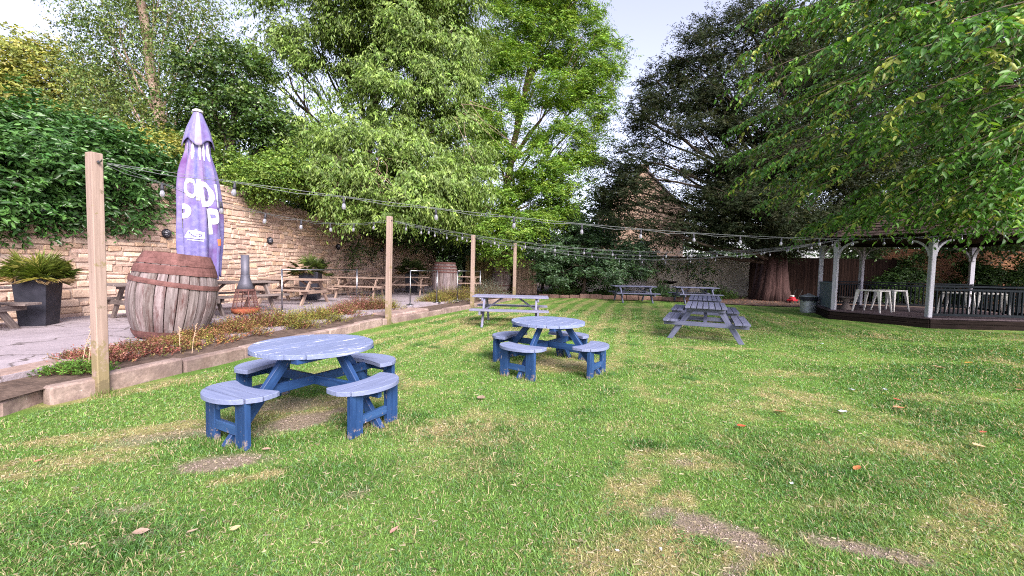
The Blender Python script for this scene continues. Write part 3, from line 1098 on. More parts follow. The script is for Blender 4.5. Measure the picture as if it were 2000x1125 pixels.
t_.links.new(nz.outputs['Color'], sc_.inputs[0])
t_.links.new(pos_, dis.inputs[0])
t_.links.new(sc_.outputs[0], dis.inputs[1])
t_.links.new(dis.outputs[0], vo.inputs['Vector'])
mr = nd(t_, 'ShaderNodeMapRange')
mr.inputs[1].default_value = .004
mr.inputs[2].default_value = .022
t_.links.new(vo.outputs['Distance'], mr.inputs[0])
c_ = mixc(t_, mr.outputs[0], (.10, .08, .08), c_)
t_.links.new(c_, p_.inputs['Base Color'])
p_.inputs['Roughness'].default_value = .9
b_ = nd(t_, 'ShaderNodeBump')
b_.inputs['Strength'].default_value = .6
b_.inputs['Distance'].default_value = .015
ad = nd(t_, 'ShaderNodeMath', operation='ADD')
t_.links.new(r2_, ad.inputs[0])
t_.links.new(mr.outputs[0], ad.inputs[1])
t_.links.new(ad.outputs[0], b_.inputs['Height'])
t_.links.new(b_.outputs[0], p_.inputs['Normal'])
M['patio'] = mpv


def kpt(s_off, i):
    """kerb line point i shifted towards the patio"""
    a = KERB[max(0, i - 1)]
    b = KERB[min(len(KERB) - 1, i + 1)]
    d = (b - a).normalized()
    return KERB[i] + Vector((-d.y, d.x)) * s_off


BEDW = .74
pav = MB()
edge = [kpt(BEDW, i) for i in range(len(KERB))]
edge[1] = kpt(.62, 1)
edge[0] = kpt(.55, 0)
edge[-1] = kpt(.5, 6)
W0 = [Vector(q) for q in WALL]
inner = [W0[0], W0[1], W0[2], W0[3], W0[4], W0[5], W0[6]]
Vp, Fp = [], []
for e, i_ in zip(edge, inner):
    Vp += [(e.x, e.y, PZ), (i_.x - .2, i_.y, PZ + .01), (e.x, e.y, -.1)]
for i in range(6):
    a = i * 3
    Fp += [(a, a + 3, a + 4, a + 1), (a + 2, a + 5, a + 3, a)]
pav.add(Vp, Fp)
tag(pav.build('patio', M['patio']), 'cracked lavender grey paved patio between the lawn and the stone wall', 'patio', kind='structure')

bed = MB()
Vb, Fb = [], []
for i in range(len(KERB)):
    a, b = kpt(.1, i), edge[i]
    Vb += [(a.x, a.y, .15), (b.x + .0, b.y, .19)]
for i in range(6):
    Fb.append((i * 2, i * 2 + 2, i * 2 + 3, i * 2 + 1))
bed.add(Vb, Fb)
tag(bed.build('soil_bed', M['soil']), 'narrow strip of soil between the kerb and the patio', 'flower bed', kind='structure')

kb = MB()
random.seed(4)
for i in range(1, 6):
    a, b = KERB[i], KERB[i + 1]
    L = (b - a).length
    n_ = max(1, round(L / .95))
    for k in range(n_):
        if i == 4 and False:
            continue
        p = a.lerp(b, k / n_)
        q = a.lerp(b, (k + 1) / n_ - .012 / L)
        d = (b - a).normalized()
        nn = Vector((-d.y, d.x)) * (.09 + rnd(-.012, .012))
        zt = .192 + rnd(-.02, .015) - (.03 if i >= 4 else 0)
        kb.beam((p.x + nn.x, p.y + nn.y, zt / 2 - .05), (q.x + nn.x, q.y + nn.y, zt / 2 - .05), .16, zt + .1, ch=.022, c=(rnd(.85, 1.1),) * 3)
tag(kb.build('kerb', M['kerb']), 'stained stone kerb edging the lawn beside the flower bed', 'kerb', kind='structure')

for nm, (pa, pb), zt, dep, lab in (('stone_step', ((-130, 860), (108, 775)), .145, .42, 'lower worn stone step at the left corner of the lawn, speckled with lichen'),
                                   ('stone_step', ((-200, 790), (150, 712)), .262, .34, 'upper stone step edging the grey patio, behind the lower one'),
                                   ('stone_step', ((768, 631), (838, 617)), .225, .9, 'stone step crossing the flower bed at the patio opening by the second timber post')):
    mb = MB()
    a, b = gnd(*pa), gnd(*pb)
    if zt > .25:
        a, b = gnd(*pa, .2), gnd(*pb, .2)
    d = (b - a).normalized()
    nn = Vector((-d.y, d.x, 0)) * dep / 2
    a.z = b.z = zt / 2 - .06
    mb.beam(a + nn, a + nn + (b - a) * .47, dep, zt + .12, ch=.03, c=(1.1, 1.08, 1.1))
    mb.beam(a + nn + (b - a) * .475, b + nn, dep, zt + .12, ch=.03, c=(1.15, 1.12, 1.12))
    tag(mb.build(nm, M['kerb']), lab, 'step', 'stone steps up to the patio')

# rear bed behind the lawn with its low edging
mb = MB()
mb.add([(-4.4, 23.6, .035), (1.2, 21.2, .03), (6.5, 20.7, .03), (11.2, 18.4, .03), (30, 16.5, .03), (30, 40, .05), (-5, 40, .05)], [tuple(range(7))])
tag(mb.build('mulch_bed', M['soil']), 'dark leaf mould bed under the trees at the far end of the lawn', 'flower bed', kind='structure')
mb = MB()
pts = [Vector((1.4, 21.15)), Vector((4, 20.95)), Vector((7, 20.65)), Vector((9.6, 19.6))]
for i in range(3):
    a, b = pts[i], pts[i + 1]
    n_ = 5
    for k in range(n_):
        p, q = a.lerp(b, k / n_), a.lerp(b, (k + .97) / n_)
        h_ = rnd(.14, .24)
        mb.beam((p.x, p.y, h_ / 2 - .03), (q.x, q.y, h_ / 2 - .03), .2, h_ + .06, ch=.03, c=(.75, .62, .58))
tag(mb.build('edging_stone_row', M['kerb']), 'low row of reddish edging stones along the far mulch bed', 'edging', kind='structure')
# leaf litter on the mulch
rg = np.random.default_rng(3)
n = 9000
x = rg.uniform(-1, 17, n)
y = rg.uniform(18.3, 26, n)
ok = (y > 20.9 - np.maximum(0, x - 6) * .45)
x, y = x[ok], y[ok]
n = len(x)
an = rg.random(n) * 6.3
L = rg.uniform(.03, .085, n)
V = np.zeros((n, 4, 3))
for k, (a, b) in enumerate(((-.5, 0), (0, -.35), (.5, 0), (0, .35))):
    V[:, k] = np.stack([x + L * (a * np.cos(an) - b * np.sin(an)), y + L * (a * np.sin(an) + b * np.cos(an)), .045 + rg.uniform(0, .03, n)], -1)
pal = np.array([(.20, .09, .055), (.26, .13, .08), (.13, .07, .05), (.33, .2, .12), (.17, .08, .07)])
o = np_mesh('leaf_litter', V.reshape(-1, 3), np.arange(n * 4), np.full(n, 4), np.repeat(pal[rg.integers(0, 5, n)], 4, 0), M['dry'])
tag(o, 'brown leaf litter lying on the far bed beneath the trees', 'leaf litter', kind='stuff')

# ================================================================== tables
def sh_clip(poly, axis, val, keep_less):
    out = []
    n = len(poly)
    for i in range(n):
        a, b = poly[i], poly[(i + 1) % n]
        ia = (a[axis] <= val) if keep_less else (a[axis] >= val)
        ib = (b[axis] <= val) if keep_less else (b[axis] >= val)
        if ia:
            out.append(a)
        if ia != ib:
            t = (val - a[axis]) / (b[axis] - a[axis])
            out.append((a[0] + (b[0] - a[0]) * t, a[1] + (b[1] - a[1]) * t))
    return out


def round_table(label, loc, rz, seed, top_mat):
    random.seed(seed)
    t = thing('round_picnic_table', label, 'picnic table', loc, rz, 'round blue picnic tables on the lawn')
    t.scale = (.95, .95, .93)
    mb = MB()
    R_ = .585
    xs = [-.585, -.42, -.27, -.125, .02, .165, .315, .46, .585]
    circ = [(R_ * math.cos(2 * PI * k / 96), R_ * math.sin(2 * PI * k / 96)) for k in range(96)]
    for a, b in zip(xs[:-1], xs[1:]):
        p = sh_clip(sh_clip(circ, 1, b - .006, True), 1, a + .006, False)
        dz = rnd(-.0025, .0025)
        v = rnd(.93, 1.06)
        mb.prism(p, .715 + dz, .76 + dz, .005, 'x', (v, v, v))
    mb.build('tabletop', top_mat, t)
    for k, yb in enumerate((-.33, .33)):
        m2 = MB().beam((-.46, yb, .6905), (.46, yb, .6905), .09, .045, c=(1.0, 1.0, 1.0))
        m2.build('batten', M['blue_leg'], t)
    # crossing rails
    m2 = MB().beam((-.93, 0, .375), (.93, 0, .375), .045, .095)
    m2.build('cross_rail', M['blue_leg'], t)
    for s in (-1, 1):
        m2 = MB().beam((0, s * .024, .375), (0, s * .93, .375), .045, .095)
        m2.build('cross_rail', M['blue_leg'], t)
    # seat outline in polar form about the table centre
    ha = math.radians(29)
    inn, out_ = [], []
    for k in range(33):
        a = -ha + 2 * ha * k / 32
        inn.append((.665 + .02 * (abs(a) / ha) ** 6, a))
        u = abs(a) / ha
        out_.append((.665 + .335 * (1 - .62 * u ** 2.6) * (1 - .55 * max(0, u - .9) / .1), a))
    ring = [(r * math.cos(a), r * math.sin(a)) for r, a in inn] + [(r * math.cos(a), r * math.sin(a)) for r, a in reversed(out_)]
    ring.reverse()
    for q in range(4):
        ang = q * PI / 2
        Mz = Matrix.Rotation(ang, 4, 'Z')
        mb = MB()
        for a, b in ((.5, .755), (.767, .873), (.885, 1.1)):
            p = sh_clip(sh_clip(ring, 0, b, True), 0, a, False)
            if len(p) > 2:
                dz = rnd(-.002, .002)
                v = rnd(.94, 1.05)
                mb.prism(p, .415 + dz, .457 + dz, .005, 'y', (v, v, v), Mz)
        mb.build('seat', M['blue_seat'], t)
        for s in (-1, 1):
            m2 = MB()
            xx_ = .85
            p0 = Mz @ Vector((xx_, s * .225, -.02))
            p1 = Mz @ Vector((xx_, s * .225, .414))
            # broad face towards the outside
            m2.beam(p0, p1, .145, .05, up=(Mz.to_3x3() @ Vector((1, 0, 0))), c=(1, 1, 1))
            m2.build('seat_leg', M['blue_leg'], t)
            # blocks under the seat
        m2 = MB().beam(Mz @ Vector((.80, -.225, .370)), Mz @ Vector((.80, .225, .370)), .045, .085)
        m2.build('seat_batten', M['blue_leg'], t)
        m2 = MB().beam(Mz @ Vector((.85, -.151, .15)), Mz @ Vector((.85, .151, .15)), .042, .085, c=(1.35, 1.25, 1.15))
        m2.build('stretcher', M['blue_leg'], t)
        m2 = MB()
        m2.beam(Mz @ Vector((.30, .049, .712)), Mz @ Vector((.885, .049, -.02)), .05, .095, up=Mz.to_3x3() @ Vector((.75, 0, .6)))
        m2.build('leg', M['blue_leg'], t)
    return t


def picnic_table(label, loc, rz, mat, L=1.8, W=.76, npl=5, name='picnic_table', group=None, H=.76, seed=1, seat_mat=None):
    random.seed(seed)
    t = thing(name, label, 'picnic table', loc, rz, group)
    mb = MB()
    pw = W / npl
    for k in range(npl):
        y = -W / 2 + pw * (k + .5)
        v = rnd(.9, 1.08)
        mb.beam((-L / 2 + rnd(-.006, .006), y, H - .02 + rnd(-.002, .002)), (L / 2, y, H - .02), pw - .018, .04, c=(v, v, v))
    mb.build('tabletop', mat, t)
    xe = L / 2 - .26
    for s in (-1, 1):
        mb = MB()
        for k, y in enumerate((.615, .765)):
            v = rnd(.92, 1.06)
            mb.beam((-L / 2, s * y, .435 + rnd(-.002, .002)), (L / 2, s * y, .435), .138, .04, c=(v, v, v))
        mb.build('seat', mat, t)
        MB().beam((s * xe, -W / 2 + .03, H - .085), (s * xe, W / 2 - .03, H - .085), .045, .085).build('batten', mat, t)
        MB().beam((s * xe, -.83, .366), (s * xe, .83, .366), .045, .095).build('seat_beam', mat, t)
        for q in (-1, 1):
            xo = s * (xe - .049)
            MB().beam((xo, q * (W / 2 - .16), H - .045), (xo, q * .72, -.02), .05, .10, up=(0, q * .7, .35)).build('leg', mat, t)
        MB().beam((s * (xe - .05), 0, .39), (s * .22, 0, H - .06), .07, .042).build('brace', mat, t)
    return t


# round tables
c1 = (-1.95, 4.03)
round_table('blue round picnic table with white scuffs on its top, largest and nearest on the lawn', (c1[0], c1[1], 0), math.radians(63), 3, M['blue_top'])
round_table('blue round picnic table standing on the lawn in front of the long grey bench table', (.56, 6.2, 0), math.radians(55), 8, M['blue_top'])

# grey picnic tables
rad_dir = math.atan2(.904, .427)
GG = 'grey blue picnic tables on the lawn'
pg_ = picnic_table('grey blue picnic table seen end on, nearest of the right hand pair on the lawn', (4.42, 9.30, 0), rad_dir, M['grey_paint'], 1.7, .82, 7, group=GG, seed=3)
dup(pg_, (5.55, 11.75, 0), rad_dir, 'grey blue picnic table mostly hidden behind the nearer end-on one', GG)
pb_ = picnic_table('left one of two picnic tables side on at the far lawn edge', (5.75, 19.4, 0), .03, M['grey_paint'], 2.0, .76, 5, group=GG, seed=5)
dup(pb_, (8.7, 19.5, 0), -.02, 'right one of two picnic tables side on at the far lawn edge', GG)
picnic_table('weathered grey picnic table side on beside the kerb, behind the second round table', (-.02, 10.75, 0), -.06, M['grey_wood'], 1.95, .76, 5, seed=6, name='picnic_table', group=GG)

# patio tables of brown wood
PG = 'weathered brown picnic tables on the patio'
pt = picnic_table('brown picnic table behind the first steel rail, with a palm in a pot behind it', (-6.75, 12.7, PZ), -.10, M['brown_wood'], 1.95, .76, 5, group=PG, seed=7)
dup(pt, (-5.75, 15.5, PZ), .05, 'brown picnic table by the wall between the first and second palm pots', PG)
dup(pt, (-4.55, 17.6, PZ), .1, 'brown picnic table in front of the second palm pot, left of the middle barrel', PG)
dup(pt, (-2.55, 20.4, PZ), .15, 'brown picnic table between the middle barrel and the third timber post', PG)
pd = picnic_table('dark old picnic table against the wall, half behind the nearest timber post', (-7.45, 8.75, PZ), 1.12, M['dark_wood'], 1.8, .76, 5, group=PG, seed=9)
dup(pd, (-6.85, 10.1, PZ), 1.05, 'dark old picnic table mostly hidden behind the big leaning barrel', PG)
dup(pd, (-9.12, 6.3, PZ), .1, 'dark old picnic table cut off by the left edge, before the black planter', PG)

# ================================================================== timber posts
random.seed(12)


def post(label, px, pbase, top_z, size, lean):
    p = gnd(px, pbase)
    t = thing('timber_post', label, 'post', (p.x, p.y, 0), -.30, 'square timber posts carrying the festoon lights')
    mb = MB()
    mb.beam((0, 0, -.1), (lean[0], lean[1], top_z), size, size, up=(0, 1, 0), ch=.008, c=(1, 1, 1))
    # knots and a weathered green foot
    mb.build('shaft', M['post_wood'], t)
    h = MB()
    h.tube([(size / 2 - .01, 0, top_z - .1), (size / 2 + .045, .0, top_z - .1), (size / 2 + .06, 0, top_z - .08)], .007, 6)
    h.lathe([(0, 0), (.016, 0), (.016, .012), (0, .012)], 10, Matrix.Translation((size / 2 + .001, 0, top_z - .1)) @ Matrix.Rotation(PI / 2, 4, 'Y'))
    h.build('hook', M['steel'], t)
    return Vector((p.x, p.y, 0)) + Vector((lean[0], lean[1], top_z))


PT = [post('nearest and tallest pale timber post, at the left of the lawn', 198, 768, 2.64, .108, (-.01, 0)),
      post('pale square timber post at the kerb gap, second from the camera', 758, 634, 2.70, .118, (.01, .02)),
      post('pale square timber post between the middle and far barrels, third from the camera', 922, 603, 2.62, .12, (0, 0)),
      post('pale square timber post in front of the reed screen, farthest of the four', 1004, 586, 2.62, .125, (0, 0))]

# ================================================================== barrels
def barrel(label, loc, H, rt, rm, n_st, rot, seed, hoops, mats):
    random.seed(seed)
    t = thing('oak_barrel', label, 'barrel', loc, group='old oak barrels on the patio', rot=rot)

    def R_(u):
        b = math.sin(PI * min(1, max(0, u))) ** .78
        lo = rt * 1.0
        return lo + (rm - lo) * b + (rt * .0)
    mb = MB()
    NV = 18
    for k in range(n_st):
        a0, a1 = 2 * PI * k / n_st, 2 * PI * (k + 1) / n_st
        gap = .009 + rnd(0, .012)
        dr = rnd(-.010, .008)
        V, Fc, G = [], [], []
        b = rnd(.72, 1.15)
        off = rnd(0, 60)
        for i in range(NV + 1):
            u = i / NV
            r = R_(u) + dr
            g2 = gap / r / 2
            for a, rr in ((a0 + g2, r - .03), (a0 + g2, r - .004), ((a0 + a1) / 2, r), (a1 - g2, r - .004), (a1 - g2, r - .03)):
                V.append((rr * math.cos(a), rr * math.sin(a), u * H))
                G.append((u * H + off, a * rm + off, rr - r))
        for i in range(NV):
            for j in range(4):
                Fc.append((i * 5 + j, i * 5 + j + 1, i * 5 + j + 6, i * 5 + j + 5))
        Fc.append((NV * 5, NV * 5 + 1, NV * 5 + 2, NV * 5 + 3, NV * 5 + 4))
        mb.add(V, Fc, G, (b, b * rnd(.94, 1), b * rnd(.94, 1.02)))
    mb.lathe([(R_(u / 12) - .034, u / 12 * H) for u in range(13)], 32, c=(.25, .18, .18))
    mb.build('stave_body', M['stave'], t)
    lid = MB().lathe([(0.001, H - .05), (R_(1) - .03, H - .05), (R_(1) - .03, H - .02), (0.001, H - .02)], 32)
    lid.build('lid', M['stave'], t)
    for (u, hw, tl, ta) in hoops:
        h = MB()
        nn = 48
        prof = [(-.5, .000), (-.5, .014), (0, .018), (.5, .014), (.5, .0)]
        V, Fc, G = [], [], []
        for k in range(nn):
            a = 2 * PI * k / nn
            zc = u * H + tl * math.cos(a - ta) * rm + rnd(-.003, .003)
            for dz, dr in prof:
                z_ = zc + dz * hw
                r = R_(z_ / H) + dr
                V.append((r * math.cos(a), r * math.sin(a), z_))
                G.append((z_, a * rm, r))
        for k in range(nn):
            for j in range(4):
                Fc.append((k * 5 + j, ((k + 1) % nn) * 5 + j, ((k + 1) % nn) * 5 + j + 1, k * 5 + j + 1))
        h.add(V, Fc, G)
        h.build('hoop', mats, t, smooth=False)
    return t


BQ = gnd(331, 663, PZ)
BQ = Vector((BQ.x, BQ.y)) * (1 + .47 / BQ.length)
hoops_big = [(.975, .10, .0, 0), (.905, .085, .0, 0), (.835, .085, .012, .8), (.79, .075, .0, 0), (.66, .075, .085, -.2 + PI), (.035, .11, 0, 0)]
barrel('biggest oak barrel, leaning, with a slipped rusty hoop, beside the closed purple parasol', (BQ.x, BQ.y, PZ), 1.34, .42, .60, 26, (math.radians(-2), math.radians(5.5), .4), 5, hoops_big, M['rust'])
hoops2 = [(.97, .08, 0, 0), (.87, .06, 0, 0), (.78, .06, 0, 0), (.70, .055, 0, 0), (.04, .07, 0, 0)]
barrel('middle oak barrel with whitish staves, between the steel rails on the patio', (-2.95, 17.8, PZ), 1.42, .42, .56, 22, (0, math.radians(1), .2), 6, hoops2, M['rust'])
hoops3 = [(.97, .08, 0, 0), (.87, .06, 0, 0), (.76, .05, 0, 0), (.25, .05, 0, 0), (.04, .07, 0, 0)]
barrel('small far oak barrel standing beside the reed screen', (-.62, 23.4, .12), 1.42, .40, .56, 22, (0, 0, .1), 7, hoops3, M['rust'])

# ================================================================== closed parasol
px0 = at(391, 520, 8.3)
par = thing('closed_parasol', 'closed purple parasol with cream letters, rising behind the biggest barrel', 'parasol', (px0.x, px0.y, PZ))
TOPZ = at(391, 218, 8.3).z - PZ
face = math.atan2(0 - px0.y, 0 - px0.x)              # the side that faces the lawn
PR = [(0, .06), (.16, .117), (.31, .172), (.46, .215), (.62, .255)]
MAINP = [(.55, .20), (.80, .19), (1.0, .228), (1.25, .272), (1.55, .302), (1.9, .326), (2.3, .34), (2.7, .335), (3.05, .31), (3.3, .30)]


def interp(P, x):
    if x <= P[0][0]:
        return P[0][1]
    for i in range(len(P) - 1):
        if x <= P[i + 1][0]:
            t = (x - P[i][0]) / (P[i + 1][0] - P[i][0])
            return P[i][1] + (P[i + 1][1] - P[i][1]) * t
    return P[-1][1]


def fold(th, d):
    k = min(1, max(0, (d - .5) / .6))
    f = math.cos(8 * th + .5 * math.sin(d * 1.7))
    f = (abs(f) ** .7) * (1 if f > 0 else -1)
    g2 = .5 * math.sin(5 * th + 1.3 + d) + .5 * math.sin(13 * th + d * 2)
    front = .5 + .5 * math.cos(th - face)             # the printed side hangs flatter
    return 1 + k * ((.20 - .085 * front ** 2) * f + (.08 - .02 * front ** 2) * g2)


def par_r(th, d):
    sway = .03 * math.sin(2 * th + d)
    return interp(MAINP, d) * fold(th, d) * (1 + sway * min(1, max(0, d - .6)))


def pcol(th, d, s):
    a = np.array([.20, .135, .285])
    b = np.array([.105, .115, .30])
    g_ = np.array([.20, .18, .25])
    t = .5 + .5 * math.sin(8 * th + 1.0)
    c = a * t + b * (1 - t)
    k = min(1, max(0, (d - 1.2) / 1.4))
    c = c * (1 - k) + (b * .7 + a * .3) * k
    if d < 1.15:
        e = .5 * (1 - d / 1.15) * (1 if math.cos(8 * th) > .3 else .35)
        c = c * (1 - e) + g_ * e
    return tuple(float(q) for q in c)


def cloth(prof_d, rf, n, colf, hem=None, thick=.004):
    V, Fc, G, C = [], [], [], []
    for i, d in enumerate(prof_d):
        for k in range(n):
            th = 2 * PI * k / n
            r = rf(th, d)
            dz = -d
            if hem and i >= len(prof_d) - 6:
                dz -= hem(th) * (i - len(prof_d) + 7) / 6
            V.append((r * math.cos(th), r * math.sin(th), TOPZ + dz))
            G.append((th * .4, d, 0))
            C.append(colf(th, d, 0))
    m = len(prof_d)
    for i in range(m - 1):
        for k in range(n):
            Fc.append((i * n + k, (i + 1) * n + k, (i + 1) * n + (k + 1) % n, i * n + (k + 1) % n))
    return V, Fc, G, C


rt_ = face + math.radians(70)      # towards the viewer's right the hem drops lower
def hem_drop(th):
    return .18 * max(0, math.cos(th - rt_)) ** 2 + .05 * math.sin(8 * th + .6) - .16 * max(0, math.cos(th - face + 1.2))


mb = MB()
ds = [.55 + (3.12 - .55) * i / 54 for i in range(55)]
V, Fc, G, C = cloth(ds, par_r, 160, pcol, hem_drop)
mb.add(V, Fc, G, C)
canopy = mb.build('canopy', M['parasol'], par, smooth=True)
so = canopy.modifiers.new('cloth', 'SOLIDIFY')
so.thickness = .006
# upper cap with its pointed flaps
mb = MB()


def cap_r(th, d):
    k = min(1, d / .62)
    return interp(PR, d) * (1 + .07 * k * math.cos(4 * (th - face) + .9) + .035 * k * math.cos(9 * th))


ds = [.62 * i / 16 for i in range(17)]
V, Fc, G, C = cloth(ds, cap_r, 96, lambda th, d, s: tuple(np.array(pcol(th, d * .5, s)) * .5 + np.array([.44, .41, .40]) * .5 if math.cos(4 * (th - face)) > .6 else np.array([.15, .135, .31])),
                    lambda th: .07 * math.cos(4 * (th - face)) + .03)
mb.add(V, Fc, G, C)
cap = mb.build('vent_cap', M['parasol'], par, smooth=True)
cap.modifiers.new('cloth', 'SOLIDIFY').thickness = .006
MB().lathe([(.001, TOPZ + .045), (.05, TOPZ + .04), (.088, TOPZ + .012), (.09, TOPZ - .02), (.001, TOPZ - .02)], 20).build('finial', M['white_plastic'], par, smooth=True)
MB().lathe([(.001, .0), (.03, .0), (.03, TOPZ - .1), (.001, TOPZ - .1)], 14).build('pole', M['grey_wood'], par, smooth=True)
# white lining strips showing in the folds below the cap
mb = MB()
for a in (-.45, .1, .42, .75, -1.0, 1.2):
    th = face + a
    q = []
    for i in range(7):
        d = .66 + i * .055
        wdt = .022 * math.sin(PI * (i + .6) / 7)
        for s in (-1, 1):
            t2 = th + s * wdt / .2
            r = par_r(t2, d) + .008
            q.append((r * math.cos(t2), r * math.sin(t2), TOPZ - d))
    mb.add(q, [(2 * i, 2 * i + 1, 2 * i + 3, 2 * i + 2) for i in range(6)])
mb.build('lining_strip', M['cloth_white'], canopy)


def wrap_text(txt, size, cx, cd, rotz, mat, name, bold=.02, skewx=1.0, lift=.007, parent=canopy):
    """flat lettering laid on the cloth: cx metres to the viewer's right of the middle, cd metres below the tip"""
    cu = bpy.data.curves.new('lettering', 'FONT')
    cu.body = txt
    cu.size = size
    cu.offset = bold
    cu.align_x = 'CENTER'
    cu.align_y = 'CENTER'
    o = bpy.data.objects.new('lettering', cu)
    COL.objects.link(o)
    bpy.context.view_layer.update()
    me = bpy.data.meshes.new_from_object(o.evaluated_get(bpy.context.evaluated_depsgraph_get()))
    bpy.data.objects.remove(o)
    return wrap_mesh(me, cx, cd, rotz, mat, name, skewx, lift, parent)


def wrap_mesh(me, cx, cd, rotz, mat, name, skewx, lift, parent):
    bm = bmesh.new()
    bm.from_mesh(me)
    bmesh.ops.triangulate(bm, faces=bm.faces)
    for _ in range(5):
        es = [e for e in bm.edges if e.calc_length() > .022]
        if not es:
            break
        bmesh.ops.subdivide_edges(bm, edges=es, cuts=1)
        bmesh.ops.triangulate(bm, faces=bm.faces)
    ca, sa = math.cos(rotz), math.sin(rotz)
    for v in bm.verts:
        x, y = v.co.x * skewx, v.co.y
        x, y = x * ca - y * sa + cx, x * sa + y * ca
        d = cd - y
        th = face + x / .375
        r = max(par_r(th + q_, d) for q_ in (-.02, 0, .02)) + lift
        v.co = (r * math.cos(th), r * math.sin(th), TOPZ - d)
    me2 = bpy.data.meshes.new(name)
    bm.to_mesh(me2)
    ac = me2.attributes.new('col', 'FLOAT_COLOR', 'POINT')
    ac.data.foreach_set('color', [1.0] * (4 * len(me2.vertices)))
    bm.free()
    me2.materials.append(mat)
    o = bpy.data.objects.new(name, me2)
    COL.objects.link(o)
    o.parent = parent
    return o


CL, CW = M['cloth_letter'], M['cloth_white']
wrap_text('O', .50, -.155, 1.58, .12, CL, 'lettering', .016, .52)
wrap_text('I', .56, -.015, 1.60, -.04, CL, 'lettering', .018, .9)
wrap_text('D', .64, .145, 1.68, .12, CW, 'lettering', .024, .56)
wrap_text('I', .60, .35, 1.68, .08, CW, 'lettering', .024, .9)
wrap_text('P', .62, -.27, 2.13, -.04, CL, 'lettering', .022, .66)
wrap_text('P', .66, .25, 2.2, .10, CW, 'lettering', .026, .72)


def flat_poly(pts, cx, cd, rot, mat, name, lift=.008):
    me = bpy.data.meshes.new(name)
    me.from_pydata([(x, y, 0) for x, y in pts], [], [tuple(range(len(pts)))])
    return wrap_mesh(me, cx, cd, rot, mat, name, 1, lift, canopy)


flat_poly([(-.16, -.07), (.15, -.07), (.15, .06), (.03, .085), (0, .12), (-.03, .085), (-.11, .075)], -.08, 2.46, -.08, CW, 'badge')
wrap_text('Sarp', .135, -.07, 2.455, -.02, M['cloth_blue'], 'badge_lettering', .002, .9, .011)
flat_poly([(-.13, -.008), (.13, -.008), (.13, .008), (-.13, .008)], -.07, 2.565, -.08, CW, 'badge_line')
flat_poly([(-.06, -.10), (.08, -.10), (.08, .05), (.02, .09), (-.06, .03)], .47, 2.52, 0, CW, 'badge')
flat_poly([(-.04, -.065), (.04, -.065), (.04, .065), (-.04, .065)], .37, 2.58, .1, M['cloth_orange'], 'badge')

# ================================================================== chiminea
cp = gnd(480, 634, PZ)
ch = thing('chiminea', 'rusty mesh chiminea with a grey flue on the patio beside the biggest barrel', 'chiminea', (cp.x, cp.y, PZ))
mb = MB().lathe([(.074, .95), (.074, 1.38), (.067, 1.38), (.067, .95)], 20)
mb.lathe([(.078, .95), (.112, .83), (.158, .70), (.152, .698), (.106, .83), (.072, .945)], 20)
mb.lathe([(.08, .945), (.08, .985), (.073, .985)], 20)
mb.build('flue', M['flue'], ch, smooth=True)
mb = MB()
for k in range(6):
    a = 2 * PI * k / 6 + .35
    mb.tube([(.158 * math.cos(a), .158 * math.sin(a), .70), (.232 * math.cos(a), .232 * math.sin(a), .31)], .009, 6)
mb.lathe([(.156, .715), (.168, .715), (.171, .68), (.158, .68)], 24)
mb.build('frame', M['rust'], ch)
mb = MB()
for k in range(46):
    a = 2 * PI * k / 46
    for s in (-1, 1):
        b = a + s * .5
        mb.tube([(.156 * math.cos(a), .156 * math.sin(a), .695), (.194 * math.cos((a + b) / 2), .194 * math.sin((a + b) / 2), .50), (.229 * math.cos(b), .229 * math.sin(b), .315)], .0017, 3, cap=False)
mb.build('mesh_screen', M['rust'], ch)
mb = MB().lathe([(.001, .22), (.18, .22), (.235, .25), (.245, .33), (.236, .33), (.226, .26), (.17, .235), (.001, .235)], 28)
mb.build('fire_bowl', M['rust_bright'], ch, smooth=True)
for k in range(3):
    a = 2 * PI * k / 3 + .6
    MB().beam((.15 * math.cos(a), .15 * math.sin(a), .235), (.215 * math.cos(a), .215 * math.sin(a), 0), .055, .012).build('leg', M['flue'], ch)

# ================================================================== steel crowd rails
def rail(label, pts):
    P = [gnd(*p, PZ) for p in pts]
    t = thing('steel_rail', label, 'railing', P[0], group='polished steel rails beside the flower bed')
    O = P[0]
    for p in P:
        MB().tube([p - O, p - O + Vector((0, 0, 1.10))], .021, 12).build('upright', M['steel'], t, smooth=True)
        MB().lathe([(.001, 0), (.13, 0), (.13, .012), (.05, .022), (.034, .05), (.001, .05)], 20, Matrix.Translation(p - O)).build('foot_plate', M['steel'], t, smooth=True)
    for a, b in zip(P[:-1], P[1:]):
        MB().tube([a - O + Vector((0, 0, 1.08)), b - O + Vector((0, 0, 1.08))], .016, 10).build('handrail', M['steel'], t, smooth=True)
    return t


rail('steel rail on two uprights in front of the first brown patio table', [(551, 614), (697, 598)])
rail('short steel rail behind the second timber post, at the patio opening', [(801, 596), (853, 591)])
rail('far steel rail between the middle barrel and the third timber post', [(893, 588), (937, 583)])

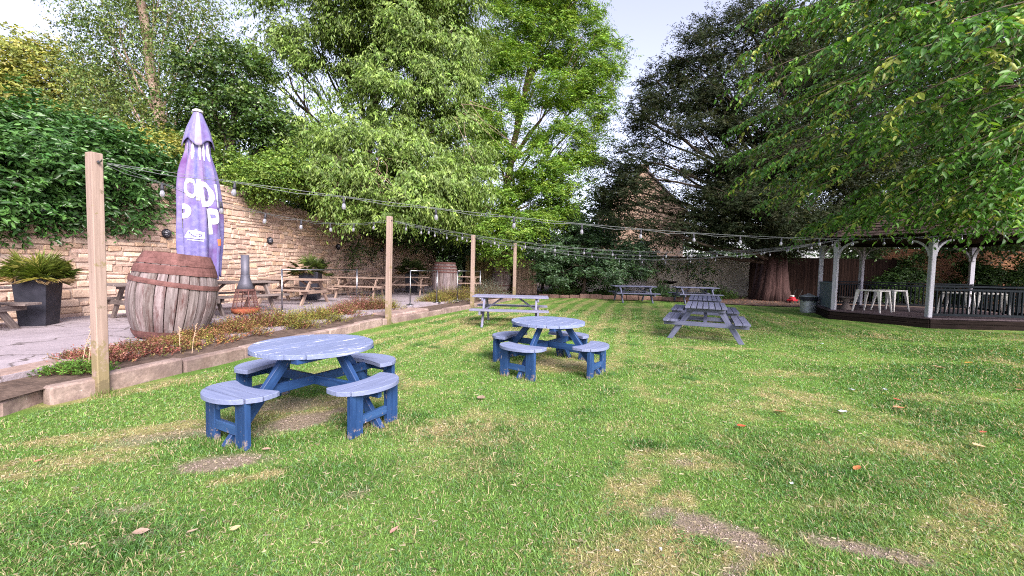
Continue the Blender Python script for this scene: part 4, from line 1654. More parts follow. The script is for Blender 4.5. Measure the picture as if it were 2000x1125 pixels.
# ================================================================== potted palms
def fan_palm(parent, r, n_fr, seed, pal, up=.9, center=(0, 0, .62)):
    rgn = np.random.default_rng(seed)
    parts = []
    for k in range(n_fr):
        az = rgn.uniform(0, 2 * PI)
        el = math.asin(rgn.uniform(-.15, 1.0)) * up
        d = np.array([math.cos(az) * math.cos(el), math.sin(az) * math.cos(el), math.sin(el)])
        L0 = r * rgn.uniform(.35, .55)
        hub = np.array(center) + d * L0
        # petiole
        mid = np.array(center) + d * L0 * .5 + np.array([0, 0, .03])
        P = np.array([[center, mid, hub]])
        parts.append(ribbons(P[:, 1:], P[:, 0], .006, (.10, .13, .035)))
        nb = 17
        side = norm(np.cross(d, [0, 0, 1]) + 1e-6)
        nrm_ = np.cross(side, d)
        c0 = np.array(pal[rgn.integers(0, len(pal))]) * rgn.uniform(.75, 1.25)
        if el < .1 and rgn.random() < .7:
            c0 = np.array([.42, .30, .17]) * rgn.uniform(.8, 1.2)
        for j in range(nb):
            a = (j / (nb - 1) - .5) * 2.6 + rgn.normal(0, .03)
            ld = norm(d * math.cos(a) + side * math.sin(a) + nrm_ * .12 * math.cos(a * 2) + rgn.normal(0, .05, 3))
            Lb = r * rgn.uniform(.5, .66) * (1 - .18 * abs(a))
            w_ = .010
            y = norm(np.cross(nrm_, ld))
            tip = hub + ld * Lb + np.array([0, 0, -.10 * Lb * (1 + abs(a))])
            m1 = hub + ld * Lb * .5
            V = np.array([hub, m1 - y * w_, tip, m1 + y * w_])
            parts.append((V, np.array([0, 1, 2, 0, 2, 3]), np.array([3, 3]), np.tile(c0 * rgn.uniform(.8, 1.2), (4, 1))))
    V, lp, sz, c = merge(parts)
    return np_mesh('palm_fronds', V, lp, sz, c, M['leaf'], parent)


def planter(label, loc, rz, H, w0, w1, r, nf, seed, pal):
    t = thing('potted_palm', label, 'potted plant', loc, rz, 'fan palms in black square planters')
    mb = MB()
    h0, h1 = w0 / 2, w1 / 2
    V = [(-h0, -h0, 0), (h0, -h0, 0), (h0, h0, 0), (-h0, h0, 0), (-h1, -h1, H), (h1, -h1, H), (h1, h1, H), (-h1, h1, H)]
    i1 = h1 - .03
    V += [(-i1, -i1, H), (i1, -i1, H), (i1, i1, H), (-i1, i1, H), (-i1, -i1, H - .08), (i1, -i1, H - .08), (i1, i1, H - .08), (-i1, i1, H - .08)]
    Fc = [(3, 2, 1, 0), (0, 1, 5, 4), (1, 2, 6, 5), (2, 3, 7, 6), (3, 0, 4, 7), (4, 5, 9, 8), (5, 6, 10, 9), (6, 7, 11, 10), (7, 4, 8, 11),
          (8, 9, 13, 12), (9, 10, 14, 13), (10, 11, 15, 14), (11, 8, 12, 15), (12, 13, 14, 15)]
    mb.add(V, Fc)
    o = mb.build('planter', M['black_plastic'], t)
    bv = o.modifiers.new('soft_edge', 'BEVEL')
    bv.width = .012
    bv.segments = 2
    MB().lathe([(.001, H - .078), (h1 * .9, H - .078), (h1 * .5, H - .03), (.001, H - .01)], 14).build('compost', M['soil'], t)
    fan_palm(t, r, nf, seed, pal, center=(0, 0, H))
    return t


PALM = [(.15, .21, .035), (.20, .25, .05), (.11, .17, .03), (.30, .29, .07)]
PALD = [(.07, .10, .03), (.10, .13, .04), (.05, .08, .025)]
q = gnd(50, 638, PZ)
planter('large bushy fan palm in a black square planter near the left edge', (q.x + .02, q.y + .2, PZ), .35, .86, .37, .47, .60, 60, 2, PALM)
q = at(607, 570, 14.0)
planter('fan palm in a black planter behind the first brown patio table', (q.x, q.y, PZ), .2, .95, .5, .62, .74, 30, 5, PALD + PALM[2:3])
q = at(804, 560, 19.0)
planter('far fan palm rising behind the patio table left of the middle barrel', (q.x, q.y, PZ), .2, .95, .5, .62, .85, 30, 7, PALD)

# ================================================================== bulkhead lights on the wall
def wall_light(label, px, py):
    best = None
    for i in range(2000):
        s = WLEN * i / 2000
        p, d = poly_at(WALL, s)
        r_ = ray(px, py)
        e = abs(p.x * r_.y - p.y * r_.x)
        if p.y > 3 and (best is None or e < best[0]):
            best = (e, p, d)
    p, d = best[1], best[2]
    z_ = at(px, py, p.y).z
    t = thing('wall_light', label, 'wall light', (p.x + d.y * .028, p.y - d.x * .028, z_), group='round bulkhead lights on the stone wall')
    ang = math.atan2(-d.x, d.y)
    t.rotation_euler = (0, 0, ang)
    Mx = Matrix.Rotation(PI / 2, 4, 'Y')
    MB().lathe([(.001, 0), (.115, 0), (.12, .03), (.10, .055), (.085, .06)], 22, Mx).build('housing', M['black_plastic'], t, smooth=True)
    MB().lathe([(.085, .05), (.075, .085), (.04, .105), (.001, .11)], 20, Mx).build('lens', M['glass'], t, smooth=True)
    mb = MB()
    for k in range(4):
        a = k * PI / 4
        P = [Vector((h, r * math.cos(a), r * math.sin(a))) for r, h in ((-.1, .05), (-.07, .1), (0, .122), (.07, .1), (.1, .05))]
        mb.tube(P, .006, 5)
    mb.build('cage', M['black_plastic'], t)


for px, py, lab in ((322, 456, 'round caged wall light left of the purple parasol'), (525, 470, 'round caged wall light above the chiminea on the bare stone'),
                    (659, 482, 'round caged wall light at the edge of the ivy on the wall'), (744, 487, 'round caged wall light just left of the second timber post'),
                    (811, 492, 'round caged wall light right of the second timber post, above the far palm'), (861, 497, 'round caged wall light above the middle barrel, farthest along the wall')):
    wall_light(lab, px, py)

# ================================================================== gazebo
GZ = .30
GP = [Vector(p) for p in ((11.95, 15.9), (10.95, 13.9), (12.25, 12.0), (15.6, 11.9), (17.0, 15.2), (13.95, 16.4))]
GC = sum(GP, Vector((0, 0))) / 6
gz = thing('gazebo', 'white posted gazebo with a shingled roof and dark railings on the right of the lawn', 'gazebo', (GC.x, GC.y, 0))
L2 = [p - GC for p in GP]
random.seed(31)


def V3(p, z):
    return Vector((p.x, p.y, z))


# plinth of stacked dark boards, then the deck
mb = MB()
for i in range(6):
    a, b = L2[i] * 1.06, L2[(i + 1) % 6] * 1.06
    for k, (z0, h_) in enumerate(((.055, .13), (.19, .12))):
        s = 1 - k * .012
        mb.beam(V3(a * s, z0), V3(b * s, z0), .07, h_, ch=.008, c=(rnd(.8, 1.2),) * 3)
mb.build('plinth', M['plinth'], gz)
mb = MB()
poly = [(p.x * 1.07, p.y * 1.07) for p in L2]
if sum(poly[i][0] * poly[(i + 1) % 6][1] - poly[(i + 1) % 6][0] * poly[i][1] for i in range(6)) < 0:
    poly.reverse()
# boards run with the front edge
fd = (L2[2] - L2[1]).normalized()
an = math.atan2(fd.y, fd.x)
rot = [(x * math.cos(-an) - y * math.sin(-an), x * math.sin(-an) + y * math.cos(-an)) for x, y in poly]
y = min(p[1] for p in rot)
Mz = Matrix.Rotation(an, 4, 'Z')
while y < max(p[1] for p in rot):
    p = sh_clip(sh_clip(rot, 1, y + .135, True), 1, y, False)
    if len(p) > 2:
        v = rnd(.8, 1.15)
        mb.prism(p, GZ - .035, GZ, .004, 'x', (v, v, v), Mz)
    y += .142
mb.build('deck', M['deck'], gz)
# posts with curved brackets
PH = 2.62
for i in range(6):
    p = L2[i]
    d0 = (L2[(i + 1) % 6] - p).normalized()
    d1 = (L2[i - 1] - p).normalized()
    mb = MB()
    mb.beam(V3(p, GZ), V3(p, PH), .13, .13, up=(-d0.y, d0.x, 0), ch=.014)
    mb.beam(V3(p, PH - .38), V3(p, PH), .148, .148, up=(-d0.y, d0.x, 0), ch=.012)
    po = mb.build('post', M['white_paint'], gz)
    for d in (d0, d1):
        mb = MB()
        n_ = 9
        prev = None
        for k in range(n_ + 1):
            a = PI / 2 * k / n_
            q = (d * (.065 + .50 * (1 - math.cos(a)) * .98), PH - .52 + .48 * math.sin(a))
            if prev:
                mb.beam(V3(p + prev[0], prev[1]), V3(p + q[0], q[1]), .06, .085, up=(-d.y, d.x, 0), ch=.003)
            prev = q
        mb.build('bracket', M['white_paint'], po)
# eaves ring beam and roof
mb = MB()
for i in range(6):
    mb.beam(V3(L2[i], PH + .06), V3(L2[(i + 1) % 6], PH + .06), .10, .13)
mb.build('eaves_beam', M['plinth'], gz)
EV = [p * 1.13 + p.normalized() * .05 for p in L2]
APEX = Vector((0.1, 0, 4.35))
ZE = 2.72
mb = MB()
for i in range(6):
    a, b = V3(EV[i], ZE), V3(EV[(i + 1) % 6], ZE)
    nrm = (b - a).cross(APEX - a).normalized()
    if nrm.z < 0:
        nrm = -nrm
    mb.add([a, b, APEX], [(0, 1, 2)], c=(.6, .6, .6))
    rows = 17
    for r in range(rows):
        t0 = r / rows
        t1 = min(1, (r + 1.55) / rows)
        p0, p1 = a.lerp(APEX, t0), b.lerp(APEX, t0)
        q0, q1 = a.lerp(APEX, t1), b.lerp(APEX, t1)
        Lr = (p1 - p0).length
        u = 0
        while u < 1:
            du = min(1 - u, rnd(.10, .32) / max(.2, Lr))
            j = rnd(-.03, .05) / rows * 1.5
            A = p0.lerp(p1, u + .004) + nrm * (.045 + rnd(0, .035)) - (APEX - a).normalized() * rnd(0, .07)
            B = p0.lerp(p1, max(u + .006, u + du - .004)) + nrm * (.045 + rnd(0, .035)) - (APEX - a).normalized() * rnd(0, .07)
            Cc = q0.lerp(q1, min(1, u + du)) + nrm * .012
            D = q0.lerp(q1, u) + nrm * .012
            v = rnd(.6, 1.35)
            A2, B2 = A - nrm * .022, B - nrm * .022
            mb.add([A, B, Cc, D, A2, B2], [(0, 1, 2, 3), (4, 5, 1, 0)],
                   [(rnd(0, .01) + k, r * 3.1 + u * 9, 0) for k in range(6)] if False else [(x_.x * 3 + r, x_.z * 3 + u * 30, x_.y) for x_ in (A, B, Cc, D, A2, B2)],
                   (v, v * rnd(.92, 1.0), v * rnd(.85, 1)))
            u += du
mb.build('roof', M['thatch'], gz)
# panels: solid slate panel on the left bay, railings elsewhere, the front bay open
def railing(i, j, mat, name='railing'):
    p, q = L2[i], L2[j]
    d = (q - p).normalized()
    a, b = p + d * .075, q - d * .075
    up = (0, 0, 1)
    hr = MB()
    hr.beam(V3(a, GZ + .93), V3(b, GZ + .93), .09, .05)
    hr.beam(V3(a, GZ + .83), V3(b, GZ + .83), .045, .06)
    hr.beam(V3(a, GZ + .09), V3(b, GZ + .09), .045, .07)
    o = hr.build(name, mat, gz)
    bm_ = MB()
    n_ = max(2, int((b - a).length / .125))
    for k in range(1, n_):
        c = a.lerp(b, k / n_)
        bm_.beam(V3(c, GZ + .126), V3(c, GZ + .799), .032, .042, up=(-d.y, d.x, 0))
    bm_.build('baluster_row', mat, o)
    return o


p, q = L2[0], L2[1]
d = (q - p).normalized()
mb = MB()
mb.beam(V3(p + d * .08, GZ + .45), V3(q - d * .08, GZ + .45), .035, .86, c=(1, 1, 1))
mb.beam(V3(p + d * .07, GZ + .905), V3(q - d * .07, GZ + .905), .08, .045, c=(1.15, 1.15, 1.15))
mb.build('solid_panel', M['slate_paint'], gz)
for i, j in ((2, 3), (3, 4), (4, 5), (5, 0)):
    railing(i, j, M['rail_paint'])

# plastic tables and chairs under the roof
random.seed(77)


def plastic_table(label, x, y, rz, sc=1.0):
    t = thing('plastic_table', label, 'plastic table', (x, y, GZ), rz, 'white plastic tables in the gazebo')
    mb = MB()
    n_ = 8
    out = []
    h = .40 * sc
    for cx, cy, a0 in ((h, h, 0), (-h, h, 90), (-h, -h, 180), (h, -h, 270)):
        for k in range(n_):
            a = math.radians(a0 + 90 * k / (n_ - 1))
            out.append((cx - math.copysign(.06, cx) + .06 * math.cos(a), cy - math.copysign(.06, cy) + .06 * math.sin(a)))
    mb.prism(out, .685, .72, .006)
    mb.build('tabletop', M['white_plastic'], t)
    for sx in (-1, 1):
        for sy in (-1, 1):
            lg = MB()
            a = Vector((sx * (h - .06), sy * (h - .06), .683))
            b = Vector((sx * (h + .03), sy * (h + .03), 0))
            V = []
            for P, w_ in ((a, .045), (a.lerp(b, .5), .028), (b, .014)):
                for dx, dy in ((-1, -1), (1, -1), (1, 1), (-1, 1)):
                    V.append((P.x + dx * w_, P.y + dy * w_, P.z))
            Fc = [(0, 3, 2, 1), (8, 9, 10, 11)]
            for r in (0, 4):
                for k in range(4):
                    Fc.append((r + k, r + 4 + k, r + 4 + (k + 1) % 4, r + (k + 1) % 4))
            lg.add(V, Fc)
            lg.build('leg', M['white_plastic'], t)
    return t


plastic_table('white plastic table in the open bay of the gazebo, nearest its front edge', 11.95, 13.55, .45, .86)
plastic_table('white plastic table in the gazebo, right of and behind the front one', 13.05, 14.1, .25, .80)
plastic_table('white plastic table behind the dark railing, next to the right front post', 14.15, 13.0, .5, .8)
plastic_table('white plastic table behind the dark railing, cut off by the right edge', 15.2, 13.0, .9, .85)

st = thing('stone_stool', 'small brown waisted stool left of the white tables in the gazebo', 'stool', (11.65, 14.25, GZ))
MB().lathe([(.001, 0), (.17, 0), (.17, .05), (.10, .16), (.085, .25), (.13, .36), (.16, .40), (.001, .40)], 18).build('pedestal', M['dark_wood'], st)
MB().lathe([(.001, .40), (.24, .40), (.245, .43), (.23, .45), (.001, .45)], 22).build('seat', M['dark_wood'], st)

# bin and mower beside it
q = gnd(1585, 612)
tb = thing('dustbin', 'galvanised dustbin with a black liner hanging out at the gazebo corner', 'bin', (q.x, q.y + .2, 0))
mb = MB().lathe([(.001, 0), (.235, 0), (.24, .03), (.255, .2), (.262, .2), (.262, .22), (.255, .22), (.27, .42), (.278, .42), (.278, .44), (.27, .44), (.285, .6), (.29, .62), (.275, .62), (.26, .05), (.001, .05)], 30)
mb.build('drum', M['galv'], tb, smooth=False)
mb = MB().lathe([(.27, .615), (.302, .62), (.306, .56), (.300, .50)], 30)
for i, v in enumerate(mb.v):
    mb.v[i] = (v[0] * (1 + rnd(-.01, .012)), v[1] * (1 + rnd(-.01, .012)), v[2] + (rnd(-.07, .02) if v[2] < .58 else 0))
mb.build('bin_liner', M['black_plastic'], tb)
mb = MB().lathe([(.001, .72), (.10, .715), (.25, .66), (.31, .64), (.31, .625), (.25, .645), (.001, .70)], 30)
mb.build('lid', M['galv'], tb, smooth=True)
MB().tube([(-.06, 0, .712), (-.05, 0, .75), (.05, 0, .75), (.06, 0, .712)], .01, 6).build('lid_handle', M['galv'], tb)

q = gnd(1572, 596)
mw = thing('lawnmower', 'small red lawnmower parked by the tree trunk, left of the dustbin', 'lawnmower', (q.x, q.y + .9, .0), .5)
mw.scale = (.8, .8, .8)
mb = MB().box(.55, .42, .14, Matrix.Translation((0, 0, .20)), .05)
mb.lathe([(.20, .265), (.19, .36), (.12, .42), (.001, .43)], 18, Matrix.Translation((-.02, 0, 0)))
mb.build('body', M['red_paint'], mw)
for sx in (-.2, .2):
    for sy in (-.24, .24):
        wh = MB().lathe([(.001, -.025), (.085, -.025), (.095, -.01), (.095, .01), (.085, .025), (.001, .025)], 18, Matrix.Translation((sx, sy, .095)) @ Matrix.Rotation(PI / 2, 4, 'X'))
        wh.build('wheel', M['rubber'], mw)
MB().tube([(.2, -.18, .24), (.75, -.18, .85), (.78, 0, .88), (.75, .18, .85), (.2, .18, .24)], .013, 8).build('handle', M['rubber'], mw)
MB().box(.18, .18, .10, Matrix.Translation((-.04, .0, .47)), .03).build('engine_cover', M['white_plastic'], mw)

# ================================================================== festoon lights
def festoon(label, A, B, sag, n, seed=0, drop=.0, t0=.03, t1=.97, thin=.0034):
    t = thing('festoon_lights', label, 'string lights', A, group='festoon light strings over the garden')
    A, B = Vector(A), Vector(B)
    K = 28

    def P(u):
        return (B - A) * u + Vector((0, 0, -4 * sag * u * (1 - u)))

    def P2(u):
        # the lamp flex hangs in small swags under its support wire
        w_ = abs(math.sin(PI * n * (u - t0) / max(.01, t1 - t0) * 1.0))
        return P(u) + Vector((0, 0, -.012 - .035 * (1 - w_)))
    MB().tube([P(i / K) for i in range(K + 1)], thin * .7, 5, c=(1.5, 1.5, 1.5)).build('support_wire', M['cable'], t, smooth=True)
    MB().tube([P2(i / (K * 3)) for i in range(K * 3 + 1)], thin, 5).build('flex', M['cable'], t, smooth=True)
    for k in range(n):
        u = t0 + (t1 - t0) * (k + .5) / n
        p = P2(u) + Vector((0, 0, -.004))
        Mx = Matrix.Translation(p) @ Matrix.Rotation(rnd(-.12, .12), 4, 'X') @ Matrix.Rotation(rnd(-.12, .12), 4, 'Y')
        b = MB().lathe([(.012, -.075), (.018, -.086), (.025, -.108), (.027, -.127), (.022, -.148), (.011, -.159), (.001, -.161)], 12, Mx).build('bulb', M['glass'], t, smooth=True)
        MB().lathe([(.001, .012), (.012, .008), (.014, -.02), (.018, -.045), (.018, -.078), (.001, -.078)], 10, Mx).build('socket', M['socket'], b, smooth=True)
    return t


random.seed(8)
hook = Vector((.12, .02, -.1))
E1 = (13.4, 11.75, 2.80)
festoon('longest string of festoon bulbs, from the nearest timber post across to the gazebo front', PT[0] + hook, E1, .44, 15, thin=.0036)
festoon('sagging string of festoon bulbs between the nearest and the second timber post', PT[0] + hook, PT[1] + Vector((-.05, -.05, -.1)), .30, 7)
festoon('string of festoon bulbs from the second timber post across to the left gazebo corner', PT[1] + hook, (11.0, 13.3, 2.72), .62, 16)
festoon('string of festoon bulbs between the second and third timber posts', PT[1] + hook, PT[2] + Vector((0, 0, -.1)), .05, 6, thin=.0042)
festoon('string of festoon bulbs from the third timber post across to the gazebo', PT[2] + hook, (10.9, 13.9, 2.66), .56, 14, thin=.0042)
festoon('string of festoon bulbs between the third and farthest timber posts', PT[2] + hook, PT[3] + Vector((0, 0, -.1)), .08, 5, thin=.005)
festoon('string of festoon bulbs from the farthest timber post across to the gazebo rear', PT[3] + hook, (11.5, 15.2, 2.66), .62, 12, thin=.005)
festoon('short string of festoon bulbs along the gazebo eaves above the railing', (13.5, 11.6, 2.84), (16.0, 11.45, 2.80), .03, 5)

# ================================================================== buildings and boundary at the back
def slab(mb, p, q, z0, z1, th, c=(1, 1, 1), ch=.01):
    p, q = Vector((p[0], p[1], 0)), Vector((q[0], q[1], 0))
    d = (q - p)
    L = d.length
    d.normalize()
    Mx = Matrix((d, Vector((-d.y, d.x, 0)), Vector((0, 0, 1)))).transposed().to_4x4()
    Mx.translation = (p + q) / 2 + Vector((0, 0, (z0 + z1) / 2))
    mb.box(L, th, z1 - z0, Mx, ch, c)


gw = thing('rendered_wall', 'cream rendered garden wall under the dark yew at the far end', 'wall', (9, 26, 0))
mb = MB()
slab(mb, (-.5, 0), (7.2, -.9), -.1, 2.35, .3)
mb.build('wall_face', M['render'], gw)
mb = MB()
slab(mb, (-5.2, .4), (-.52, .05), -.1, 2.55, .3)
mb.build('pale_bay', M['render_pale'], gw)
mb = MB()
slab(mb, (-5.2, .4), (-.52, .05), 2.552, 2.62, .38, c=(.6, .6, .6))
slab(mb, (-.5, 0), (7.2, -.9), 2.352, 2.42, .38, c=(.6, .6, .6))
mb.build('coping', M['kerb'], gw)

hs_ = thing('stone_house', 'gabled stone house beyond the garden, its sunlit end wall seen through the yew', 'house', (11.6, 37, 0), -.12)
mb = MB()
w2 = 3.55
V = [(-w2, 0, -.1), (w2, 0, -.1), (w2, 0, 6.9), (0, 0, 10.4), (-w2, 0, 6.9), (-w2, 9, -.1), (w2, 9, -.1), (w2, 9, 6.9), (0, 9, 10.4), (-w2, 9, 6.9)]
mb.add(V, [(0, 1, 2, 3, 4), (9, 8, 7, 6, 5), (1, 6, 7, 2), (5, 0, 4, 9)])
mb.build('wall', M['gable'], hs_)
mb = MB()
for s in (-1, 1):
    a, b = Vector((s * (w2 + .25), -.18, 6.66)), Vector((0, -.18, 10.52))
    a2, b2 = a + Vector((0, 9.4, 0)), b + Vector((0, 9.4, 0))
    up = Vector((s * .7, 0, .7)) * .12
    mb.add([a, b, b2, a2, a + up, b + Vector((0, 0, .16)), b2 + Vector((0, 0, .16)), a2 + up], [(0, 1, 2, 3), (4, 7, 6, 5), (0, 4, 5, 1), (3, 2, 6, 7), (0, 3, 7, 4)])
mb.build('roof', M['slate_roof'], hs_)
mb = MB()
slab(mb, (-.4, .5), (.4, .5), 9.6, 10.9, .6)
slab(mb, (-.46, .5), (.46, .5), 10.902, 11.0, .72)
mb.build('chimney', M['gable'], hs_)
fw = thing('board_fence', 'dark stained board fence behind the gazebo and the yew trunk', 'fence', (17, 23.5, 0))
mb = MB()
x_ = -3.2
random.seed(5)
while x_ < 4.6:
    v = rnd(.75, 1.2)
    slab(mb, (x_, -x_ * .12), (x_ + .14, -(x_ + .14) * .12), 0, 2.42 + rnd(-.012, .012), .025, (v, v, v), .003)
    x_ += .148
mb.build('boards', M['fence_wood'], fw)
for k in range(4):
    x_ = -3.0 + k * 2.45
    MB().beam((x_, -x_ * .12 + .08, 0), (x_, -x_ * .12 + .08, 2.5), .1, .1).build('fence_post', M['fence_wood'], fw)

bw = thing('brick_wall', 'orange brick wall seen through leaves behind the gazebo', 'wall', (26.0, 23.5, 0))
mb = MB()
random.seed(9)
for r in range(34):
    x_ = -5 + (r % 2) * .16
    while x_ < 8:
        v = rnd(.75, 1.2)
        slab(mb, (x_, 0), (x_ + .305, 0), r * .09, r * .09 + .078, .2, (v, v * rnd(.9, 1.05), v), .006)
        x_ += .318
mb.build('brickwork', M['brick'], bw)
mb = MB()
slab(mb, (-4.9, .02), (8, .02), -.05, 3.03, .17)
mb.build('mortar_core', M['mortar'], bw)

# mossy board screen and curved reed screen
ms = thing('board_screen', 'mossy upright board screen behind the far barrel', 'screen', (-1.2, 24.6, 0))
mb = MB()
random.seed(6)
x_ = -1.6
while x_ < 2.0:
    v = rnd(.7, 1.2)
    slab(mb, (x_, x_ * .05), (x_ + .11, (x_ + .11) * .05), 0, 2.15 + rnd(-.02, .02), .03, (v, v, v), .003)
    x_ += .117
mb.build('boards', M['moss_board'], ms)
rs_ = thing('reed_screen', 'leaning brown reed screen standing behind the farthest timber post', 'screen', (.85, 23.2, .03))
mb = MB()
for k in range(56):
    a = -.9 + 1.5 * k / 55
    x_, y_ = .78 * math.sin(a) * 1.15, -.35 * math.cos(a)
    v = rnd(.65, 1.25)
    mb.tube([(x_ * 1.05, y_, 0), (x_ * .97 + rnd(-.01, .01), y_ + .06, 1.0), (x_ * .88 + rnd(-.012, .012), y_ + .12, 1.95 + rnd(-.05, .03))], [.017, .016, .013], 6, c=(v, v, v))
mb.build('reeds', M['reed'], rs_)
mb = MB()
for z_ in (.5, 1.45):
    mb.tube([(.78 * math.sin(a) * 1.15 * (1.05 - z_ * .09), -.35 * math.cos(a) + .06 * z_ - .02, z_) for a in np.linspace(-.9, .6, 14)], .006, 5)
mb.build('binding_wire', M['cable'], rs_)

# bird bath
bb = at(1309, 548, 24.2)
bt = thing('bird_bath', 'pale stone bird bath with a dark dish between the two far picnic tables', 'bird bath', (bb.x, bb.y, .03))
MB().lathe([(.001, 0), (.19, 0), (.19, .10), (.13, .16), (.12, .62), (.16, .70), (.001, .70)], 18).build('pedestal', M['render_pale'], bt)
MB().lathe([(.001, .70), (.16, .70), (.40, .82), (.42, .87), (.38, .87), (.2, .78), (.001, .76)], 24).build('dish', M['plinth'], bt)

# ================================================================== plants of the flower bed
def bed_plant(label, px, py, w_, h, n, pal, seed, name='low_shrub', z=.18, leaf=.028, group='low shrubs in the bed along the kerb', cat='shrub'):
    p = gnd(px, py, z)
    if 'kerb' in (group or ''):
        p += Vector((.95, -.30, 0)) * .13
    t = thing(name, label, cat, (p.x, p.y, z), .3, group)
    rgn = np.random.default_rng(seed)
    n = int(n * 1.5)
    w_, h = w_ * 1.15, h * (1.0 if px < 420 else 1.22)
    k = n
    st = np.stack([rgn.normal(0, .42, k) * w_, rgn.normal(0, .30, k) * w_ * .75, rgn.uniform(.0, .05, k)], -1)
    rad = np.linalg.norm(st[:, :2] / np.array([w_, w_ * .75]), axis=1)
    d = np.stack([st[:, 0] / w_ * .9 + rgn.normal(0, .3, k), st[:, 1] / w_ * .9 + rgn.normal(0, .3, k), np.full(k, 1.0)], -1)
    ell = h * np.clip(1.15 - rad * .8, .35, 1.2) * rgn.uniform(.55, 1.15, k)
    V, lp, sz, c, pos = leaves(st, d, ell, 9, leaf * 1.25, leaf * .62, pal, rgn, .12, .8, .5, .05, .55, .4, True, None, .35, .28)
    pr = [(V, lp, sz, c), ribbons(pos, st, .0025, (.16, .075, .05))]
    V, lp, sz, c = merge(pr)
    np_mesh('foliage', V, lp, sz, c, M['leaf_matt'], t)
    return t


RED = [(.36, .13, .11), (.29, .10, .085), (.44, .22, .17), (.25, .18, .08), (.21, .09, .07), (.22, .24, .08)]
YG = [(.26, .28, .055), (.34, .31, .07), (.20, .24, .05), (.40, .27, .09), (.16, .2, .05)]
MIX = [(.26, .27, .06), (.34, .16, .09), (.22, .2, .06), (.38, .27, .10), (.28, .11, .07)]
GRN = [(.11, .24, .04), (.15, .29, .05), (.09, .18, .035)]
GREYG = [(.20, .25, .19), (.26, .30, .24), (.15, .20, .13)]
for i, (px, py, w_, h, n, pal, lab) in enumerate((
        (172, 706, .42, .24, 300, RED, 'low dark red ground cover clump left of the nearest timber post'),
        (138, 726, .30, .15, 220, GRN, 'low bright green ground cover clump at the left end of the flower bed'),
        (262, 690, .45, .22, 330, RED, 'reddish low clump right behind the nearest timber post'),
        (318, 680, .40, .20, 300, MIX, 'mixed green and red low clump in front of the biggest barrel'),
        (375, 668, .48, .26, 360, MIX, 'yellowing low clump right of the tall dry stalks at the barrel foot'),
        (440, 655, .48, .30, 380, MIX, 'yellow green clump in front of the chiminea'),
        (497, 642, .55, .42, 460, RED + MIX[:1], 'tall coral red clump right of the chiminea'),
        (545, 640, .55, .36, 440, YG, 'yellow green clump by the first steel upright, left of the nearest tabletop'),
        (605, 628, .55, .33, 420, YG, 'yellow green clump above the middle of the nearest tabletop'),
        (655, 618, .50, .34, 400, RED + YG[:1], 'orange red clump under the second steel upright'),
        (700, 608, .62, .46, 520, RED, 'tall pinkish red clump left of the second timber post'),
        (735, 606, .50, .42, 420, YG, 'yellow green clump touching the second timber post'),
        (843, 592, .55, .40, 420, YG, 'olive clump right of the patio opening'),
        (872, 588, .70, .52, 560, YG, 'big yellow green clump in front of the middle barrel'),
        (905, 584, .60, .56, 480, RED[3:4] + YG, 'orange tinged clump left of the third timber post'),
        (948, 582, .75, .75, 520, GREYG, 'feathery grey green clump right of the third timber post'))):
    bed_plant(lab, px, py, w_, h, n, pal, 100 + i)


def stalks(label, px, py, spots_, seed):
    p = gnd(px, py, .18)
    t = thing('dry_flower_stalk', label, 'dried flower', (p.x, p.y, .17), 0, 'dry straw coloured flower stalks in the bed')
    rs = random.Random(seed)
    mb = MB()
    for dx, hgt, ln in spots_:
        P = [Vector((dx, 0, 0)), Vector((dx + ln * .4, 0, hgt * .5)), Vector((dx + ln, .02, hgt))]
        mb.tube(P, [.0045, .0035, .002], 5)
    mb.build('stem', M['straw'], t)
    mb = MB()
    for dx, hgt, ln in spots_:
        for k in range(16):
            u = .55 + .45 * k / 15
            c = Vector((dx + ln * u, .01, hgt * u))
            d = Vector((rs.uniform(-1, 1), rs.uniform(-1, 1), rs.uniform(0, 1))).normalized()
            mb.tube([c, c + d * .02, c + d * .03], [.0015, .004, .001], 4)
        mb.build('seed_head', M['straw'], t)
        mb = MB()


stalks('tall leaning dry flower stalks just left of the nearest timber post', 158, 725, [(0, .62, .16), (.09, .38, .03), (.14, .30, .05)], 1)
stalks('short dry flower stalks at the foot of the biggest barrel', 352, 688, [(0, .36, -.02), (.17, .42, .06)], 2)

# ================================================================== things dropped on the lawn
def fallen_leaf(label, px, py, L, col, rz, seed, curl=.3, name='fallen_leaf', group='fallen leaves on the lawn', cat='leaf'):
    p = gnd(px, py)
    p.z = float(ground_z(np.array([p.x]), np.array([p.y]))[0]) + .030
    rs = random.Random(seed)
    V, Fc = [], []
    n_ = 7
    for i in range(n_ + 1):
        u = i / n_
        w_ = .30 * L * (math.sin(PI * u ** .85)) ** .8 + .002
        zz = L * curl * (u - .4) ** 2
        for s in (-1, 0, 1):
            V.append(((u - .5) * L, s * w_ * (1 + rs.uniform(-.1, .1)), zz + abs(s) * w_ * .35 + rs.uniform(-.001, .001)))
    for i in range(n_):
        for k in range(2):
            Fc.append((i * 3 + k, (i + 1) * 3 + k, (i + 1) * 3 + k + 1, i * 3 + k + 1))
    mb = MB()
    cc = [tuple(np.array(col) * rs.uniform(.8, 1.15)) for _ in V]
    mb.add(V, Fc, None, cc)
    o = mb.build(name, M['dry'], None, smooth=True, loc=p)
    o.rotation_euler = (rs.uniform(-.25, .25), rs.uniform(-.25, .25), rz)
    tag(o, label, cat, group)


